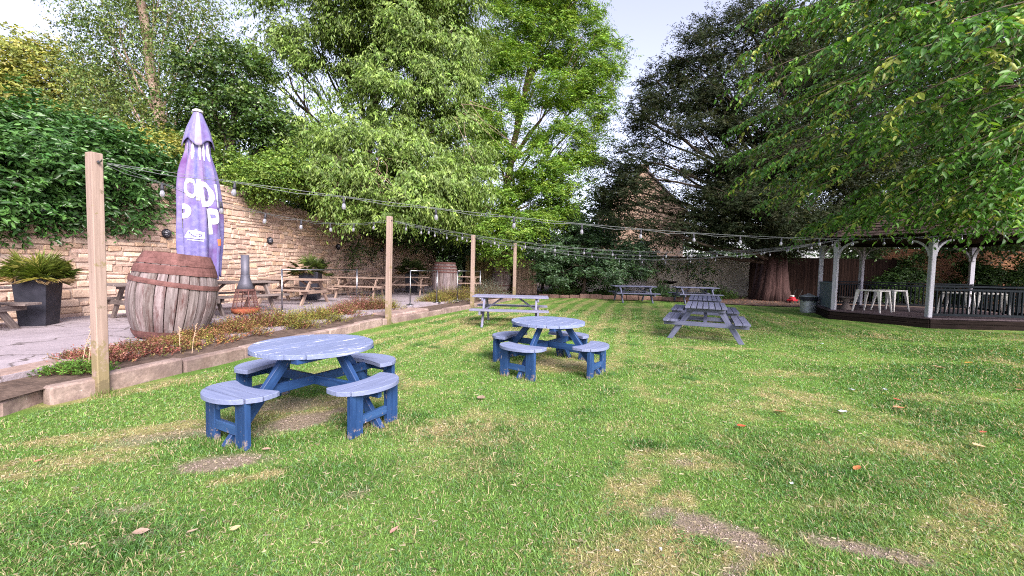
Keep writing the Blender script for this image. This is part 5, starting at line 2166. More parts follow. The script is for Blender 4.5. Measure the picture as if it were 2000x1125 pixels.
for i, (px, py, L, col, rz, lab) in enumerate((
        (1448, 836, .085, (.40, .085, .04), .1, 'rusty red fallen leaf alone in the middle of the right lawn'),
        (1525, 809, .13, (.42, .24, .13), .0, 'tan fallen leaf lying crosswise right of the red one'),
        (1755, 803, .10, (.50, .23, .13), -.6, 'pinkish orange fallen leaf right of the biggest scrap of white paper'),
        (1833, 722, .16, (.52, .36, .27), -.7, 'pale bent fallen leaf in the shaded right of the lawn'),
        (1893, 713, .16, (.50, .29, .06), .2, 'golden fallen leaf in the shade before the gazebo railing'),
        (1934, 687, .14, (.42, .22, .13), .5, 'brown fallen leaf nearest the gazebo railing'),
        (1820, 747, .09, (.44, .15, .08), .2, 'orange red fallen leaf below the pale bent one'),
        (1751, 786, .08, (.36, .10, .06), -.2, 'dark red fallen leaf just above the pinkish orange one'),
        (1674, 920, .075, (.46, .17, .07), .4, 'small orange fallen leaf in the lower right lawn'),
        (1910, 878, .11, (.48, .33, .20), .1, 'long straw coloured fallen leaf toward the right edge'),
        (1920, 852, .07, (.40, .12, .07), .1, 'small red fallen leaf above the long straw coloured one'),
        (1992, 768, .13, (.42, .22, .16), .3, 'brown fallen leaf touching the right edge'),
        (770, 1047, .055, (.50, .26, .21), 1.0, 'pink brown fallen leaf near the bottom centre of the lawn'),
        (275, 1052, .07, (.34, .24, .19), .6, 'large grey brown fallen leaf at the bottom left of the lawn'),
        (376, 1050, .055, (.48, .36, .26), .9, 'small tan fallen leaf right of the large grey brown one'),
        (460, 1043, .05, (.52, .38, .2), .5, 'small yellow tan fallen leaf, rightmost of the bottom left three'),
        (1243, 820, .05, (.56, .44, .25), .3, 'pale yellow fallen leaf in the centre right lawn'),
        (75, 904, .05, (.45, .19, .13), .2, 'small red brown fallen leaf near the left edge'),
        (940, 782, .12, (.32, .23, .17), -.6, 'grey brown fallen leaf between the two round tables'),
        (520, 886, .06, (.45, .28, .22), .3, 'pinkish fallen leaf at the foot of the nearest seat'))):
    fallen_leaf(lab, px, py, L, col, rz, i)


def scrap(label, px, py, L, seed):
    p = gnd(px, py)
    p.z = float(ground_z(np.array([p.x]), np.array([p.y]))[0]) + .03
    L = L * .62
    rs = random.Random(seed)
    mb = MB()
    V, Fc = [], []
    m = 5
    for i in range(m + 1):
        for j in range(m + 1):
            V.append(((i / m - .5) * L + rs.uniform(-.08, .08) * L, (j / m - .5) * L * .6 + rs.uniform(-.08, .08) * L, rs.uniform(-.1, .22) * L))
    for i in range(m):
        for j in range(m):
            a = i * (m + 1) + j
            Fc.append((a, a + m + 1, a + m + 2, a + 1))
    mb.add(V, Fc)
    o = mb.build('paper_scrap', M['litter'], None, loc=p)
    o.rotation_euler = (0, 0, rs.uniform(0, 3))
    tag(o, label, 'litter', 'crumpled white paper scraps on the lawn')


for i, (px, py, L, lab) in enumerate(((1604, 673, .10, 'white paper scrap nearest the gazebo step, right of the end-on picnic table'), (1664, 765, .085, 'left one of two white paper scraps level with each other in the right lawn'),
                                      (1727, 765, .085, 'right one of two white paper scraps level with each other in the right lawn'), (1645, 809, .12, 'largest crumpled white paper scrap, right of the tan leaf'),
                                      (1546, 951, .045, 'small white paper scrap alone in the lower right lawn'), (1205, 1086, .03, 'tiny white paper scrap on the straw patch near the bottom'),
                                      (1290, 1084, .035, 'small white paper scrap right of the tiny one on the straw patch'), (1338, 585, .14, 'white paper scrap in front of the far right picnic table'))):
    scrap(lab, px, py, L, 40 + i)

# ================================================================== hedges, ivy, trees
def tree_root(name, label, p, group=None, cat='tree'):
    return thing(name, label, cat, p, 0, group)


def rel(clusters, p):
    p = Vector(p)
    return [(Vector(c[0]) - p, *c[1:]) for c in clusters]


def make_tree(name, label, base, top, r0, r1, clusters, bark, T, m, L, W, pal, mat, seed, lr=.45, group=None, fork=(.3, .95), cat='tree', **kw):
    b = Vector(base)
    t = tree_root(name, label, b, group, cat)
    cs = rel(clusters, b)
    if r0:
        trunk_and_limbs(t, (0, 0, -.1), Vector(top) - b, r0, r1, cs, bark, fork=fork, lr=lr, seed=seed)
    crown('crown' if cat == 'tree' else 'foliage', cs, T, m, L, W, pal, mat, t, seed, **kw)
    return t


G_MID = [(.15, .25, .045), (.19, .29, .055), (.11, .195, .037), (.24, .33, .085), (.18, .26, .08)]
G_DARK = [(.035, .075, .018), (.05, .10, .022), (.028, .06, .016), (.06, .12, .026)]
G_YEL = [(.22, .26, .06), (.27, .29, .065), (.17, .22, .05), (.31, .29, .07)]
G_ROB = [(.16, .30, .045), (.20, .34, .05), (.25, .36, .055), (.12, .24, .04)]
G_YEW = [(.016, .028, .012), (.023, .038, .015), (.034, .048, .02), (.046, .052, .025)]
G_CHERRY = [(.06, .165, .022), (.08, .20, .027), (.05, .14, .02), (.10, .235, .032), (.065, .17, .024), (.05, .14, .02), (.15, .28, .04), (.26, .31, .055)]
G_RHO = [(.065, .125, .06), (.085, .15, .075), (.05, .10, .045), (.075, .145, .05)]
G_BIRCH = [(.11, .18, .045), (.14, .21, .05), (.085, .15, .04), (.18, .22, .06)]

# --- glossy laurel hedge on top of the wall at the left
hd = [(-60, 340, 7.6, 150, 125), (60, 320, 8.2, 130, 110), (150, 330, 8.8, 110, 110), (240, 345, 9.6, 95, 95), (300, 375, 10.4, 70, 75), (325, 410, 10.6, 45, 45), (290, 415, 10.0, 45, 40), (200, 300, 9.5, 80, 60), (80, 270, 8.5, 90, 50), (-20, 255, 8, 90, 60),  (40, 400, 7.7, 75, 50, 0, 3), (125, 405, 8.3, 65, 45, 0, 3), (255, 400, 9.2, 50, 42, 0, 2.5), (190, 400, 8.9, 60, 45, 0, 3), (-30, 400, 7.2, 70, 50, 0, 3)]
h0 = Vector((-10.6, 9.2, 0))
hcl = [(Vector(c[0]) + Vector((-.75, .25, 0)), (c[1][0], c[1][1] * .9, c[1][2]), c[2]) for c in cl(hd)]
t = tree_root('laurel_hedge', 'glossy dark green laurel hedge spilling over the wall at the left', h0, cat='hedge')
mb = MB()
for c in rel(hcl, h0):
    e = Vector(c[0])
    limb(mb, (e.x * .6 - .5, e.y * .8, 0), e, .06, .02, .1)
    for k in range(5):
        limb(mb, e, e + Vector((rnd(-1, 1) * c[1][0], rnd(-1, 1) * c[1][1], rnd(-1, 1) * c[1][2])) * .9, .02, .005, .1, 4, 5)
mb.build('stem', M['bark'], t)
crown('foliage', rel(hcl, h0), 16500, 7, .142, .066, [(.047, .128, .029), (.064, .155, .034), (.036, .095, .023), (.085, .19, .045)], M['leaf_gloss'], t, 41,
      twig=.34, droop=.15, side=.9, fwd=.5, hang=.35, upn=.5, sub=26, shell=.72, subr=.2, flat=.9)

# --- ivy hanging on the wall face
def ivy(label, pts, seed, n=420, L=.07, thick=.14):
    P = []
    for px, py, r in pts:
        best = None
        for i in range(900):
            s = WLEN * i / 900
            p, d = poly_at(WALL, s)
            r_ = ray(px, py)
            e = abs(p.x * r_.y - p.y * r_.x)
            if p.y > 3 and (best is None or e < best[0]):
                best = (e, p, d)
        p, d = best[1], best[2]
        z = at(px, py, p.y).z
        rr = r * p.y / 800
        P.append((Vector((p.x + d.y * .06, p.y - d.x * .06, z)), (rr * .8, rr, rr)))
    o = Vector((P[0][0].x, P[0][0].y, PZ))
    t = tree_root('wall_ivy', label, o, 'ivy growths on the stone wall', 'ivy')
    cs = rel(P, o)
    mb = MB()
    for c in cs:
        e = Vector(c[0])
        limb(mb, (e.x, e.y, 0), e, .012, .006, .05)
    mb.build('stem', M['bark'], t)
    crown('foliage', cs, n, 6, L, L * .75, [(.05, .105, .028), (.075, .14, .035), (.04, .08, .024), (.10, .18, .045)], M['leaf_gloss'], t, seed, twig=.25, droop=.3, hang=.4, upn=.25, sub=10, shell=.3, subr=.35, flat=1)
    return t


ivy('ivy column running down the wall between the first and second palms', [(668, 440, 30), (690, 470, 26), (672, 500, 17), (690, 505, 16), (675, 525, 12), (650, 430, 25), (710, 445, 30), (745, 450, 30)], 51, 900)
ivy('small dark ivy tuft on the wall left of the second timber post', [(722, 495, 9), (728, 488, 7), (724, 503, 5)], 52, 110, .06)

# --- trees beyond the wall, left to right
T1 = cl([(20, 110, 24, 85, 45), (-60, 150, 24, 90, 70), (60, 160, 24, 80, 55), (140, 190, 25, 80, 70), (30, 215, 24, 100, 60), (200, 215, 26, 70, 60), (110, 250, 25, 90, 60), (200, 270, 25, 80, 50)])
p = at(70, 480, 24)
make_tree('golden_tree', 'golden green tree above the laurel hedge at the far left', (p.x, p.y, 0), at(60, 150, 24), .3, .06, T1, M['bark_ash'], 9000, 6, .21, .13, G_YEL, M['leaf'], 61, six=False, twig=.5, sub=20, shell=.4)
T2 = cl([(250, 40, 15.5, 75, 45), (330, 20, 15.5, 70, 50), (400, 45, 15.5, 55, 40), (215, 100, 15.5, 60, 50), (290, 110, 15.5, 75, 50), (370, 110, 15.5, 70, 55), (430, 150, 15.5, 45, 45), (245, 175, 15.5, 70, 55), (340, 190, 15.5, 60, 60), (200, 235, 15.5, 60, 50), (280, 250, 15.5, 60, 45), (420, 215, 15.5, 40, 40), (300, -40, 15.5, 90, 50), (200, 30, 15.5, 25, 25), (180, 160, 15.5, 45, 50)])
p = at(325, 480, 15.25)
t = tree_root('birch_tree', 'slender pale trunked birch with sparse small leaves behind the purple parasol', (p.x, p.y, 0))
bt_ = Vector((p.x, p.y, 0))
tp = at(279, -60, 15.25)
cs = rel(T2, bt_)
trunk_and_limbs(t, (0, 0, -.1), tp - bt_, .26, .12, cs, M['bark_pale'], fork=(.45, .95), lr=.28, seed=5, flare=1.1, twigs=4)
crown('crown', cs, 7200, 6, .10, .065, G_BIRCH, M['leaf'], t, 62, six=False, twig=.45, droop=.6, hang=.5, sub=16, shell=.2, subr=.34, flat=.9, dirmix=(.5, .5, -.2))
T3 = cl([(455, 140, 14.5, 55, 45), (400, 150, 14.5, 40, 35), (500, 215, 14.5, 50, 45), (440, 215, 14.5, 60, 45), (530, 265, 14.2, 45, 40), (470, 290, 14.2, 65, 45), (400, 290, 14.5, 45, 60), (440, 350, 14, 50, 40)])
p = at(455, 480, 14.4)
make_tree('holly_tree', 'dark ivy clad tree just right of the closed parasol', (p.x, p.y, 0), at(450, 150, 14.5), .22, .07, T3, M['bark'], 6500, 6, .125, .08, G_DARK + [(.09, .17, .035), (.13, .2, .04)], M['leaf_gloss'], 63, six=False, twig=.35, sub=14, shell=.55, flat=.55)
T4 = cl([(270, 290, 12.5, 60, 35), (330, 300, 12.5, 45, 40), (220, 310, 12, 50, 35), (300, 345, 11.8, 60, 40)])
p = at(280, 480, 12.5)
make_tree('yellow_shrub', 'loose yellow flowered shrub between the laurel hedge and the birch trunk', (p.x, p.y, 0), at(280, 320, 12.5), .06, .02, T4, M['bark'], 3000, 6, .10, .06, G_YEL + [(.36, .32, .06), (.2, .24, .05)], M['leaf'], 64, cat='shrub', six=False, twig=.35, sub=14, shell=.4)
T5 = cl([(505, 335, 12.6, 40, 28), (545, 345, 13.0, 40, 30), (480, 365, 12.6, 35, 25), (570, 320, 13.2, 35, 40), (510, 362, 12.8, 45, 20), (585, 370, 14.6, 40, 18), (620, 385, 15.3, 30, 16), (430, 320, 12.6, 40, 35)])
p = at(520, 480, 13.4)
make_tree('privet_shrub', 'bright green shrub growing over the jagged wall top', (p.x - 1.3, p.y, 0), at(505, 350, 13.4), .06, .02, T5, M['bark_ash'], 5000, 6, .085, .052, [(.12, .22, .035), (.16, .26, .04), (.09, .17, .03), (.2, .28, .05)], M['leaf'], 65, cat='shrub', six=False, twig=.28, sub=14, shell=.45)

# --- the big drooping tree
T6 = cl([(520, 60, 16, 45, 55, 0, .3), (490, 130, 16, 30, 40, 0, .25), (600, 40, 17, 75, 55), (700, 30, 17, 80, 60), (800, 40, 17, 85, 65), (880, 60, 17.5, 75, 80), (560, 140, 16.5, 55, 45, 0, .3),
         (660, 120, 17, 75, 50, 0, .8), (760, 130, 17, 80, 60), (860, 160, 17, 75, 65), (590, 220, 16, 50, 45, 0, .35), (830, 230, 16.5, 85, 60), (740, 210, 16, 70, 50, 0, .8), (630, 270, 15.5, 55, 40), (720, 290, 15, 85, 45),
         (820, 300, 15.5, 90, 55), (900, 270, 16.5, 60, 60), (560, 270, 15, 45, 35), (660, 330, 14.6, 80, 40), (760, 345, 14.6, 85, 38), (850, 355, 15.2, 80, 42), (920, 340, 16, 55, 45), (690, 380, 14.2, 70, 28), (780, 395, 14.2, 75, 32), (610, 340, 14.6, 50, 26),
         (665, 405, 14.2, 45, 18), (740, 422, 13.9, 45, 16), (870, 395, 15.5, 50, 32), (700, -30, 17, 140, 60), (850, -30, 17, 120, 60)])
p = at(728, 480, 22.5)
t = make_tree('drooping_tree', 'huge light green tree with drooping leaf sprays hanging over the middle of the wall', (p.x, p.y, 0), at(745, -40, 18.5), .38, .12, T6, M['bark'], 34000, 7, .17, .058, G_MID, M['leaf'], 66, lr=.42,
              six=False, twig=.5, droop=.55, side=.65, fwd=.6, hang=.85, upn=.35, sub=17, shell=.38, subr=.20, flat=.55, dirmix=(.9, .5, .05), pj=.26)
# bare twigs tangled low in that tree
mb = MB()
rs = random.Random(4)
for k in range(46):
    a = at(rs.uniform(640, 740), rs.uniform(300, 345), 14.0)
    b = a + Vector((rs.uniform(-1.3, 1.5), rs.uniform(-.6, .2), rs.uniform(-1.6, -.3)))
    limb(mb, a - p.xyz * Vector((1, 1, 0)), b - p.xyz * Vector((1, 1, 0)), .012, .004, .22, 6, 5, rs=rs)
mb.build('bare_twigs', M['reed'], t)
mb = MB()
for k in range(9):
    a = at(rs.uniform(880, 930), rs.uniform(180, 240), 15.4)
    b = a + Vector((rs.uniform(.2, 2.2), rs.uniform(-.6, .2), rs.uniform(-2.2, -.3)))
    limb(mb, a - p.xyz * Vector((1, 1, 0)), b - p.xyz * Vector((1, 1, 0)), .008, .003, .15, 6, 5, rs=rs)
mb.build('bare_twigs', M['reed'], t)

# --- robinia with feathery fronds
T7 = cl([(990, 60, 23, 70, 60), (1070, 40, 23, 70, 60), (1140, 70, 23, 45, 50), (1175, 110, 23, 45, 35), (1120, 130, 22.5, 60, 45), (1020, 150, 23, 70, 45), (950, 150, 23, 60, 60), (1165, 165, 23, 40, 35),
         (1150, 220, 23, 45, 40), (1060, 210, 22, 75, 45), (970, 240, 22.5, 60, 45), (1110, 280, 22.5, 55, 45), (1160, 290, 23, 30, 45), (1000, 330, 22, 75, 40), (1080, 350, 22, 60, 45), (930, 300, 22.5, 55, 50), (940, 400, 21.5, 70, 40),
         (1030, 400, 21, 75, 35), (1100, 400, 22, 45, 40), (930, 450, 20.5, 60, 28), (990, 460, 20.3, 45, 28), (1020, 440, 20.6, 55, 25), (1060, -20, 23, 100, 50), (1130, 0, 23, 40, 40), (980, 495, 20.2, 28, 28), (1120, 340, 22.5, 50, 50)])
p = at(985, 540, 25.8)
make_tree('locust_tree', 'tall bright green feathery tree rising to the gap of open sky', (p.x, p.y, 0), at(1040, 60, 23.2), .36, .1, T7, M['bark_ash'], 20000, 11, .19, .065, G_ROB, M['leaf'], 67, lr=.4,
          six=False, twig=.62, droop=.35, side=1.0, fwd=.35, hang=.25, upn=.75, sub=15, shell=.5, subr=.20, flat=.45, jit=.2, taper=.45, pj=.26)
for seed, (pc, lab, cs) in enumerate(((at(905, 480, 27), 'dark laurel bush closing the gap behind the far end of the stone wall', [(860, 420, 27, 70, 60), (920, 470, 26, 60, 50), (800, 430, 26, 60, 50), (960, 480, 27, 60, 45)]),
                                     (at(1060, 500, 27), 'dark laurel bush behind the reed screen', [(1030, 500, 26.5, 60, 55), (1080, 450, 27, 60, 50), (1120, 500, 27, 60, 60), (1150, 430, 27.5, 40, 40)]))):
    make_tree('laurel_bush', lab, (pc.x, pc.y, 0), pc + Vector((0, 0, 1.5)), .1, .04, cl(cs), M['bark'], 3500, 6, .25, .13, G_DARK, M['leaf_gloss'], 170 + seed, cat='shrub', group='dark bushes at the back of the garden', six=False, twig=.5, sub=16, shell=.6)
# bushes behind the wall, below the big tree
for seed, (pc, lab, cs) in enumerate(((at(640, 440, 20), 'dark bush behind the wall top under the drooping tree, left of its trunk', [(600, 380, 19, 60, 45), (660, 400, 19, 70, 50)]),
                                     (at(735, 440, 21), 'dark bush behind the wall top, above the second timber post', [(760, 410, 20, 70, 55), (840, 420, 22, 70, 55), (800, 440, 20, 60, 35)]),
                                     (at(400, 420, 17), 'dark bush behind the closed parasol', [(380, 330, 16, 70, 70), (460, 380, 16, 60, 50), (300, 350, 15, 60, 60)]))):
    make_tree('laurel_bush', lab, (pc.x, pc.y, 0), pc + Vector((0, 0, 1)), .1, .04, cl(cs), M['bark'], 3500, 6, .2, .1, G_DARK + [(.08, .14, .035)], M['leaf'], 180 + seed, cat='shrub', group='dark bushes at the back of the garden', six=False, twig=.5, sub=16, shell=.5)

# --- rounded rhododendron at the back, saplings, ground plants
T8 = cl([(1130, 470, 21.5, 60, 30), (1080, 490, 21.5, 50, 35), (1190, 490, 21.8, 55, 35), (1120, 515, 21.2, 75, 30), (1190, 525, 21.4, 60, 25), (1230, 470, 22.3, 45, 35), (1090, 530, 21.4, 55, 20), (1240, 510, 22.3, 35, 30), (1150, 440, 22.5, 45, 25)])
p = at(1140, 560, 22)
make_tree('rhododendron', 'rounded grey green rhododendron in front of the pale far wall', (p.x, p.y, 0), at(1140, 480, 22), .12, .05, T8, M['bark'], 5200, 7, .18, .065, G_RHO, M['leaf_gloss'], 68, cat='shrub', six=False, twig=.3, droop=.1, side=1, fwd=.25, hang=.25, upn=.7, sub=16, shell=.7, subr=.2, flat=.5)
for seed, (px, lab, cs) in enumerate(((1290, 'thin leafy sapling against the pale wall, left of the bird bath', [(1275, 470, 23.4, 26, 22), (1300, 500, 23.4, 22, 26), (1262, 505, 23.4, 20, 18), (1310, 520, 23.4, 16, 16), (1285, 535, 23.4, 20, 14), (1250, 525, 23.4, 22, 16)]),
                                     (1345, 'thin leafy sapling against the cream wall, right of the bird bath', [(1345, 480, 23.6, 22, 26), (1360, 520, 23.6, 18, 18), (1385, 540, 23.6, 25, 22), (1375, 500, 23.6, 15, 20)]))):
    pc = at(px, 560, 23.4)
    make_tree('sapling', lab, (pc.x, pc.y, 0), at(px - 5, 480, 23.4), .035, .012, cl(cs), M['bark'], 190, 6, .17, .085, [(.07, .14, .035), (.10, .18, .045), (.05, .10, .03)], M['leaf_gloss'], 190 + seed, group='thin saplings before the far wall', six=False, twig=.3, sub=6, shell=.2, fork=(.2, .9))
for seed, (px, py, lab, w_, pal) in enumerate(((1195, 566, 'dark low ground plant under the rhododendron', 1.1, G_DARK), (1295, 566, 'green ground plant between the two far picnic tables', .9, G_RHO[:3] + [(.06, .15, .035)]), (1400, 560, 'dark low ground plant behind the right far picnic table', 1.1, G_DARK), (1110, 566, 'dark low ground plant left of the left far picnic table', 1.2, G_DARK))):
    pc = at(px, py, 22.3)
    t = bed_plant(lab, px, py + 12, w_, .65, 260, pal, 210 + seed, 'ground_plant', .03, .09, 'low plants in the far bed', 'plant')
    t.location = (pc.x, pc.y, .03)

# --- yew
T9 = cl([(1300, 160, 20, 45, 30), (1250, 215, 20, 40, 30), (1350, 110, 20, 50, 35), (1410, 75, 20, 55, 40), (1480, 50, 20, 55, 45), (1340, 190, 20, 65, 30), (1420, 160, 20, 60, 45), (1290, 255, 20, 65, 25, 0, .8), (1240, 300, 20, 45, 28, 0, .8), (1215, 345, 20, 40, 35, 0, 1),
         (1390, 250, 20, 55, 35), (1470, 220, 20, 65, 60), (1320, 325, 20, 60, 24, 0, .3), (1270, 350, 20, 45, 28, 0, .15), (1200, 400, 20, 35, 35, 0, .9), (1400, 330, 20, 60, 35), (1480, 330, 20, 70, 55), (1250, 395, 20, 55, 32, 0, .26), (1300, 430, 20, 60, 30, 0, .26), (1230, 365, 20, 40, 35, 0, .4), (1350, 400, 20, 45, 35, 0, .3), (1420, 410, 20, 70, 40), (1510, 420, 20, 80, 45), (1240, 440, 20, 40, 22, 0, .25), (1330, 460, 20.5, 60, 16, 0, .35), (1420, 465, 21, 70, 22), (1520, 470, 21, 60, 28), (1450, 380, 20.5, 80, 55, 0, 1.3), (1560, 440, 20.5, 70, 40, 0, 1.3), (1380, 440, 21, 60, 30),
         (1590, 380, 21, 80, 70), (1600, 260, 21, 80, 90), (1560, 120, 21, 80, 80), (1640, 450, 22, 70, 40), (1680, 330, 22, 80, 80), (1185, 395, 20.5, 26, 20, 0, .4), (1540, 300, 20.5, 70, 60)])
p = at(1505, 580, 22.2)
t = tree_root('yew_tree', 'dark sprawling yew with a massive red brown trunk, screening the gabled house', (p.x, p.y, 0))
b_ = Vector((p.x, p.y, 0))
cs = rel(T9, b_)
# stringy multi-stemmed trunk
mb = MB()
rs = random.Random(9)
for k in range(15):
    a = 2 * PI * k / 15
    r = .62 + rs.uniform(-.12, .1)
    P = [Vector((math.cos(a) * r * 1.15, math.sin(a) * r * 1.15, -.1)), Vector((math.cos(a + .1) * r * .95, math.sin(a + .1) * r * .95, .7)), Vector((math.cos(a + .2) * r * .8, math.sin(a + .2) * r * .8, 1.8)), Vector((math.cos(a + .3) * r * .6, math.sin(a + .3) * r * .6, 3.6)), Vector((math.cos(a + .3) * .25 + .2, math.sin(a + .3) * .25, 6.5))]
    mb.tube(P, [.27, .22, .20, .17, .1], 9, wob=.12)
mb.build('trunk', M['bark_red'], t, smooth=True)
mb = MB()
for c in cs:
    e = Vector(c[0])
    z0 = max(1.6, min(6.2, e.z * .62))
    q = limb(mb, (rs.uniform(-.2, .2), rs.uniform(-.2, .2), z0), e + Vector((-c[1][0] * .4, 0, 0)), .13, .03, .10, 8, 7, rs=rs)
    for k in range(3):
        limb(mb, q[rs.randint(3, 7)], e + Vector((rs.uniform(-1, .8) * c[1][0], rs.uniform(-1, 1) * c[1][1], rs.uniform(-.9, .9) * c[1][2])), .03, .008, .1, 5, 5, rs=rs)
mb.build('limb', M['bark'], t, smooth=True)
crown('crown', cs, 38000, 9, .165, .048, G_YEW, M['leaf_matt'], t, 69, six=False, twig=.42, droop=.12, side=.9, fwd=.6, hang=.15, upn=.4, sub=16, shell=.3, subr=.27, flat=.5, dirmix=(.7, .5, .15), taper=.3)

# --- background trees on the right and a far belt
for seed, (pc, lab, cs, pal) in enumerate(((at(1760, 500, 26), 'dark bushy tree behind the gazebo roof', [(1720, 330, 26, 110, 90), (1800, 400, 25, 90, 70), (1680, 440, 25, 90, 50), (1830, 250, 27, 110, 90), (1640, 210, 26, 110, 90), (1750, 110, 26, 120, 90), (1640, 30, 26, 110, 90), (1860, 30, 26, 120, 90), (1800, 470, 24.5, 90, 35)], G_DARK),
                                          (at(1990, 500, 24), 'dark bushy tree at the right edge beyond the brick wall', [(1950, 350, 26, 110, 100), (2050, 450, 25, 110, 80), (1950, 200, 28, 120, 100), (2090, 300, 26, 110, 110), (2000, 60, 27, 120, 100), (1920, 460, 25, 90, 40), (2080, 430, 19, 110, 90), (2060, 330, 20, 110, 90), (2160, 380, 17, 110, 110)], G_DARK))):  # last three clusters, mostly out of view, added to shade gazebo and yew
    make_tree('bushy_tree', lab, (pc.x, pc.y, 0), at(1760 + 230 * seed, 300, 26), .3, .1, cl(cs), M['bark'], 11000, 6, .30, .15, pal, M['leaf'], 220 + seed, six=False, twig=.7, sub=20, shell=.35, group='dark trees beyond the gazebo')
for seed, (px, py, Y, lab, rr) in enumerate(((1760, 545, 22.3, 'dark leafy shrub before the brick wall, seen between the gazebo posts', 1.0), (1900, 540, 22.0, 'leafy shrub before the brick wall, behind the right railing', .9), (1990, 535, 21.5, 'leafy shrub before the brick wall at the right edge', 1.2))):
    pc = at(px, py, Y)
    make_tree('laurel_bush', lab, (pc.x, pc.y, 0), pc, .05, .02, [(Vector((pc.x, pc.y, 1.1)), (rr, .8, 1.0)), (Vector((pc.x + .6, pc.y, 2.0)), (rr * .7, .6, .6))], M['bark'], 1800, 6, .15, .07, G_DARK, M['leaf'], 230 + seed, cat='shrub', six=False, twig=.4, sub=10, shell=.4, group='dark bushes at the back of the garden')
rgn = np.random.default_rng(77)
cs = []
for k in range(26):
    x_ = -42 + k * 4.4
    cs.append((Vector((x_, 50 + rgn.uniform(-3, 3), 2.2)), (3.6, 2.5, rgn.uniform(2.2, 3.4))))
wd_ = thing('woodland', 'distant dark belt of trees closing the view low behind the garden', 'woodland', (0, 50, 0))
wd_['kind'] = 'stuff'
crown('foliage', rel(cs, (0, 50, 0)), 9000, 6, .6, .33, G_DARK, M['leaf'], wd_, 240, six=False, twig=1.0, sub=16, shell=.3)

# --- overhanging cherry at the right, close to the viewer: limbs sweep down to the left from a trunk out of view
tb_ = Vector((14.5, 8.0, 0))
t = tree_root('cherry_tree', 'overhanging tree with large bright green leaves filling the upper right', tb_)
rs = random.Random(14)
rgn = np.random.default_rng(14)
mbT, mbL = MB(), MB()
mbT.tube([Vector((0, 0, -.1)), Vector((.1, .05, 1.2)), Vector((-.1, 0, 2.8)), Vector((-.5, .2, 4.6)), Vector((-.8, .3, 7)), Vector((-.85, .3, 11))], [.36, .28, .25, .22, .16, .05], 14, wob=.05)
mbT.build('trunk', M['bark'], t, smooth=True)
BR = []     # branch: start, tip
spec = [(1455, 100, 9.5), (1490, 60, 9.5), (1560, 20, 9), (1440, 190, 10.5), (1470, 150, 9.0), (1430, 250, 11.5), (1450, 300, 11), (1430, 350, 11.5), (1480, 330, 9.8), (1500, 390, 11.5), (1560, 380, 10), (1540, 290, 8.6), (1620, 330, 8.6), (1600, 230, 7.8),
        (1640, 170, 7.4), (1700, 390, 9.2), (1760, 410, 8.6), (1680, 300, 8.0), (1720, 250, 7.2), (1800, 330, 7.4), (1850, 390, 8.0), (1880, 300, 6.8), (1940, 400, 7.4), (1960, 330, 6.6), (1900, 220, 6.2), (1800, 180, 6.4), (1720, 120, 6.6), (1880, 110, 5.6),
        (1620, 90, 7.6), (1560, 130, 8.4), (1520, 220, 9.5), (1990, 250, 5.6), (1980, 140, 5.2), (1840, 50, 5.8), (1740, 30, 6.6), (1650, 10, 7.6), (1950, 40, 5.2), (1990, 350, 6.2), (1580, 440, 12.5), (1660, 430, 11.5), (1480, 20, 10.5), (1590, 330, 11), (1680, 370, 11), (1530, 340, 12), (1620, 250, 11), (1760, 260, 10.5), (1840, 270, 10), (1900, 180, 9), (1700, 160, 10), (1590, 170, 11), (1800, 80, 9), (1500, 260, 12), (1540, 60, 11.5), (1640, 30, 10.5), (1950, 250, 8.5), (1780, 20, 9.5), (1900, 20, 8.5), (1690, 420, 9.4), (1730, 400, 9), (1790, 425, 9), (1830, 415, 8.6), (1870, 420, 8.2), (1920, 415, 8), (1975, 420, 7.6), (1640, 425, 10.5), (1900, 380, 7.4),
        (1600, -80, 9), (1700, -120, 8.5), (1800, -60, 7), (1900, -150, 8), (1500, -120, 11), (1650, -260, 10.5), (1850, -280, 9), (1750, -400, 10.5), (1950, -420, 9.5), (1560, -300, 12), (2000, -100, 6.5), (2050, 60, 6)]  # branches above the view, added for more shade on the right
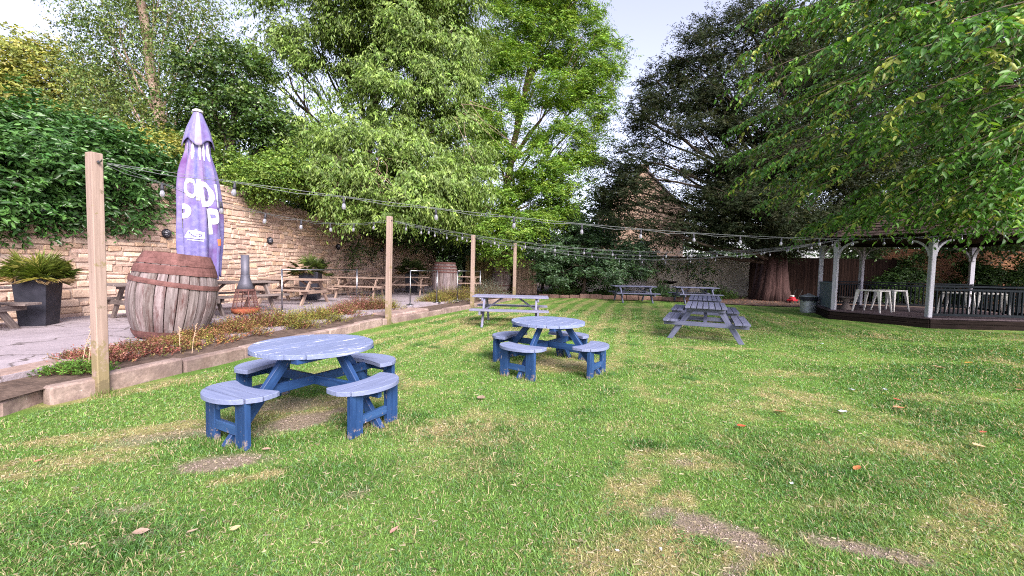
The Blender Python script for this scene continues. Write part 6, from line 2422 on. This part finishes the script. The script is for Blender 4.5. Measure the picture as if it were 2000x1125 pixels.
spec = [tuple(at(*q)) for q in spec] + [(16, 9, 4.8), (17, 7, 5.6), (18, 5, 6.5), (16, 5, 6), (18, 9, 6), (14, 6, 5.4), (15, 3, 6.4), (19, 7, 7.2), (12.5, 5, 6.6), (17, 3, 8), (20, 9, 7), (11, 7, 8.5), (13, 9, 9), (15.5, 11, 8), (17.5, 11.5, 6.5), (10, 9, 8.4), (12, 11.5, 8.6), (9, 5.5, 7.6), (18.5, 11, 8)]  # further tips, mostly out of view, added to shade gazebo and right lawn
for q_ in spec:
    tip = Vector(q_) - tb_
    z0 = min(10.5, tip.z + rs.uniform(.6, 1.6))
    s = Vector((-.5 - .03 * z0, .2, max(3.2, z0)))
    L = (tip - s).length
    P = []
    for i in range(13):
        u = i / 12
        q = s.lerp(tip, u)
        q.z += math.sin(PI * u) * L * .10
        q += Vector((rs.uniform(-1, 1), rs.uniform(-1, 1), rs.uniform(-1, 1))) * .02
        P.append(q)
    r0 = .008 + .003 * L
    mbL.tube(P, [r0 * (1 - .85 * (i / 12) ** .8) + .002 for i in range(13)], 6)
    BR.append(np.array([tuple(q) for q in P]))
mbL.build('branch', M['bark'], t, smooth=True)
ST, DR = [], []
for P in BR:
    nt_ = int(rs.choice((26, 50, 72, 92)))
    u = 12 * (1 - rgn.random(nt_) ** 1.35 * .62)
    i = np.clip(u.astype(int), 0, 11)
    f = (u - i)[:, None]
    pt = P[i] * (1 - f) + P[i + 1] * f
    tg = norm(P[i + 1] - P[i])
    sdv = norm(np.cross(tg, np.array([0, 0, 1.0])))
    sg = np.where(rgn.random(nt_) < .5, 1, -1)[:, None]
    DR.append(norm(tg * .75 + sdv * sg * rgn.uniform(.1, .9, (nt_, 1)) + np.array([0, 0, -.12]) + rgn.normal(0, .16, (nt_, 3))))
    ST.append(pt)
ST, DR = np.concatenate(ST), np.concatenate(DR)
ell = rgn.uniform(.35, .85, len(ST))
V, lp, sz, c, pos = leaves(ST, DR, ell, 10, .14, .07, G_CHERRY, rgn, .32, .75, .6, .42, .62, .25, True, None, .25, .2)
pr = [(V, lp, sz, c), ribbons(pos, ST, .004, (.13, .09, .06))]
V, lp, sz, c = merge(pr)
np_mesh('crown', V, lp, sz, c, M['leaf'], t)
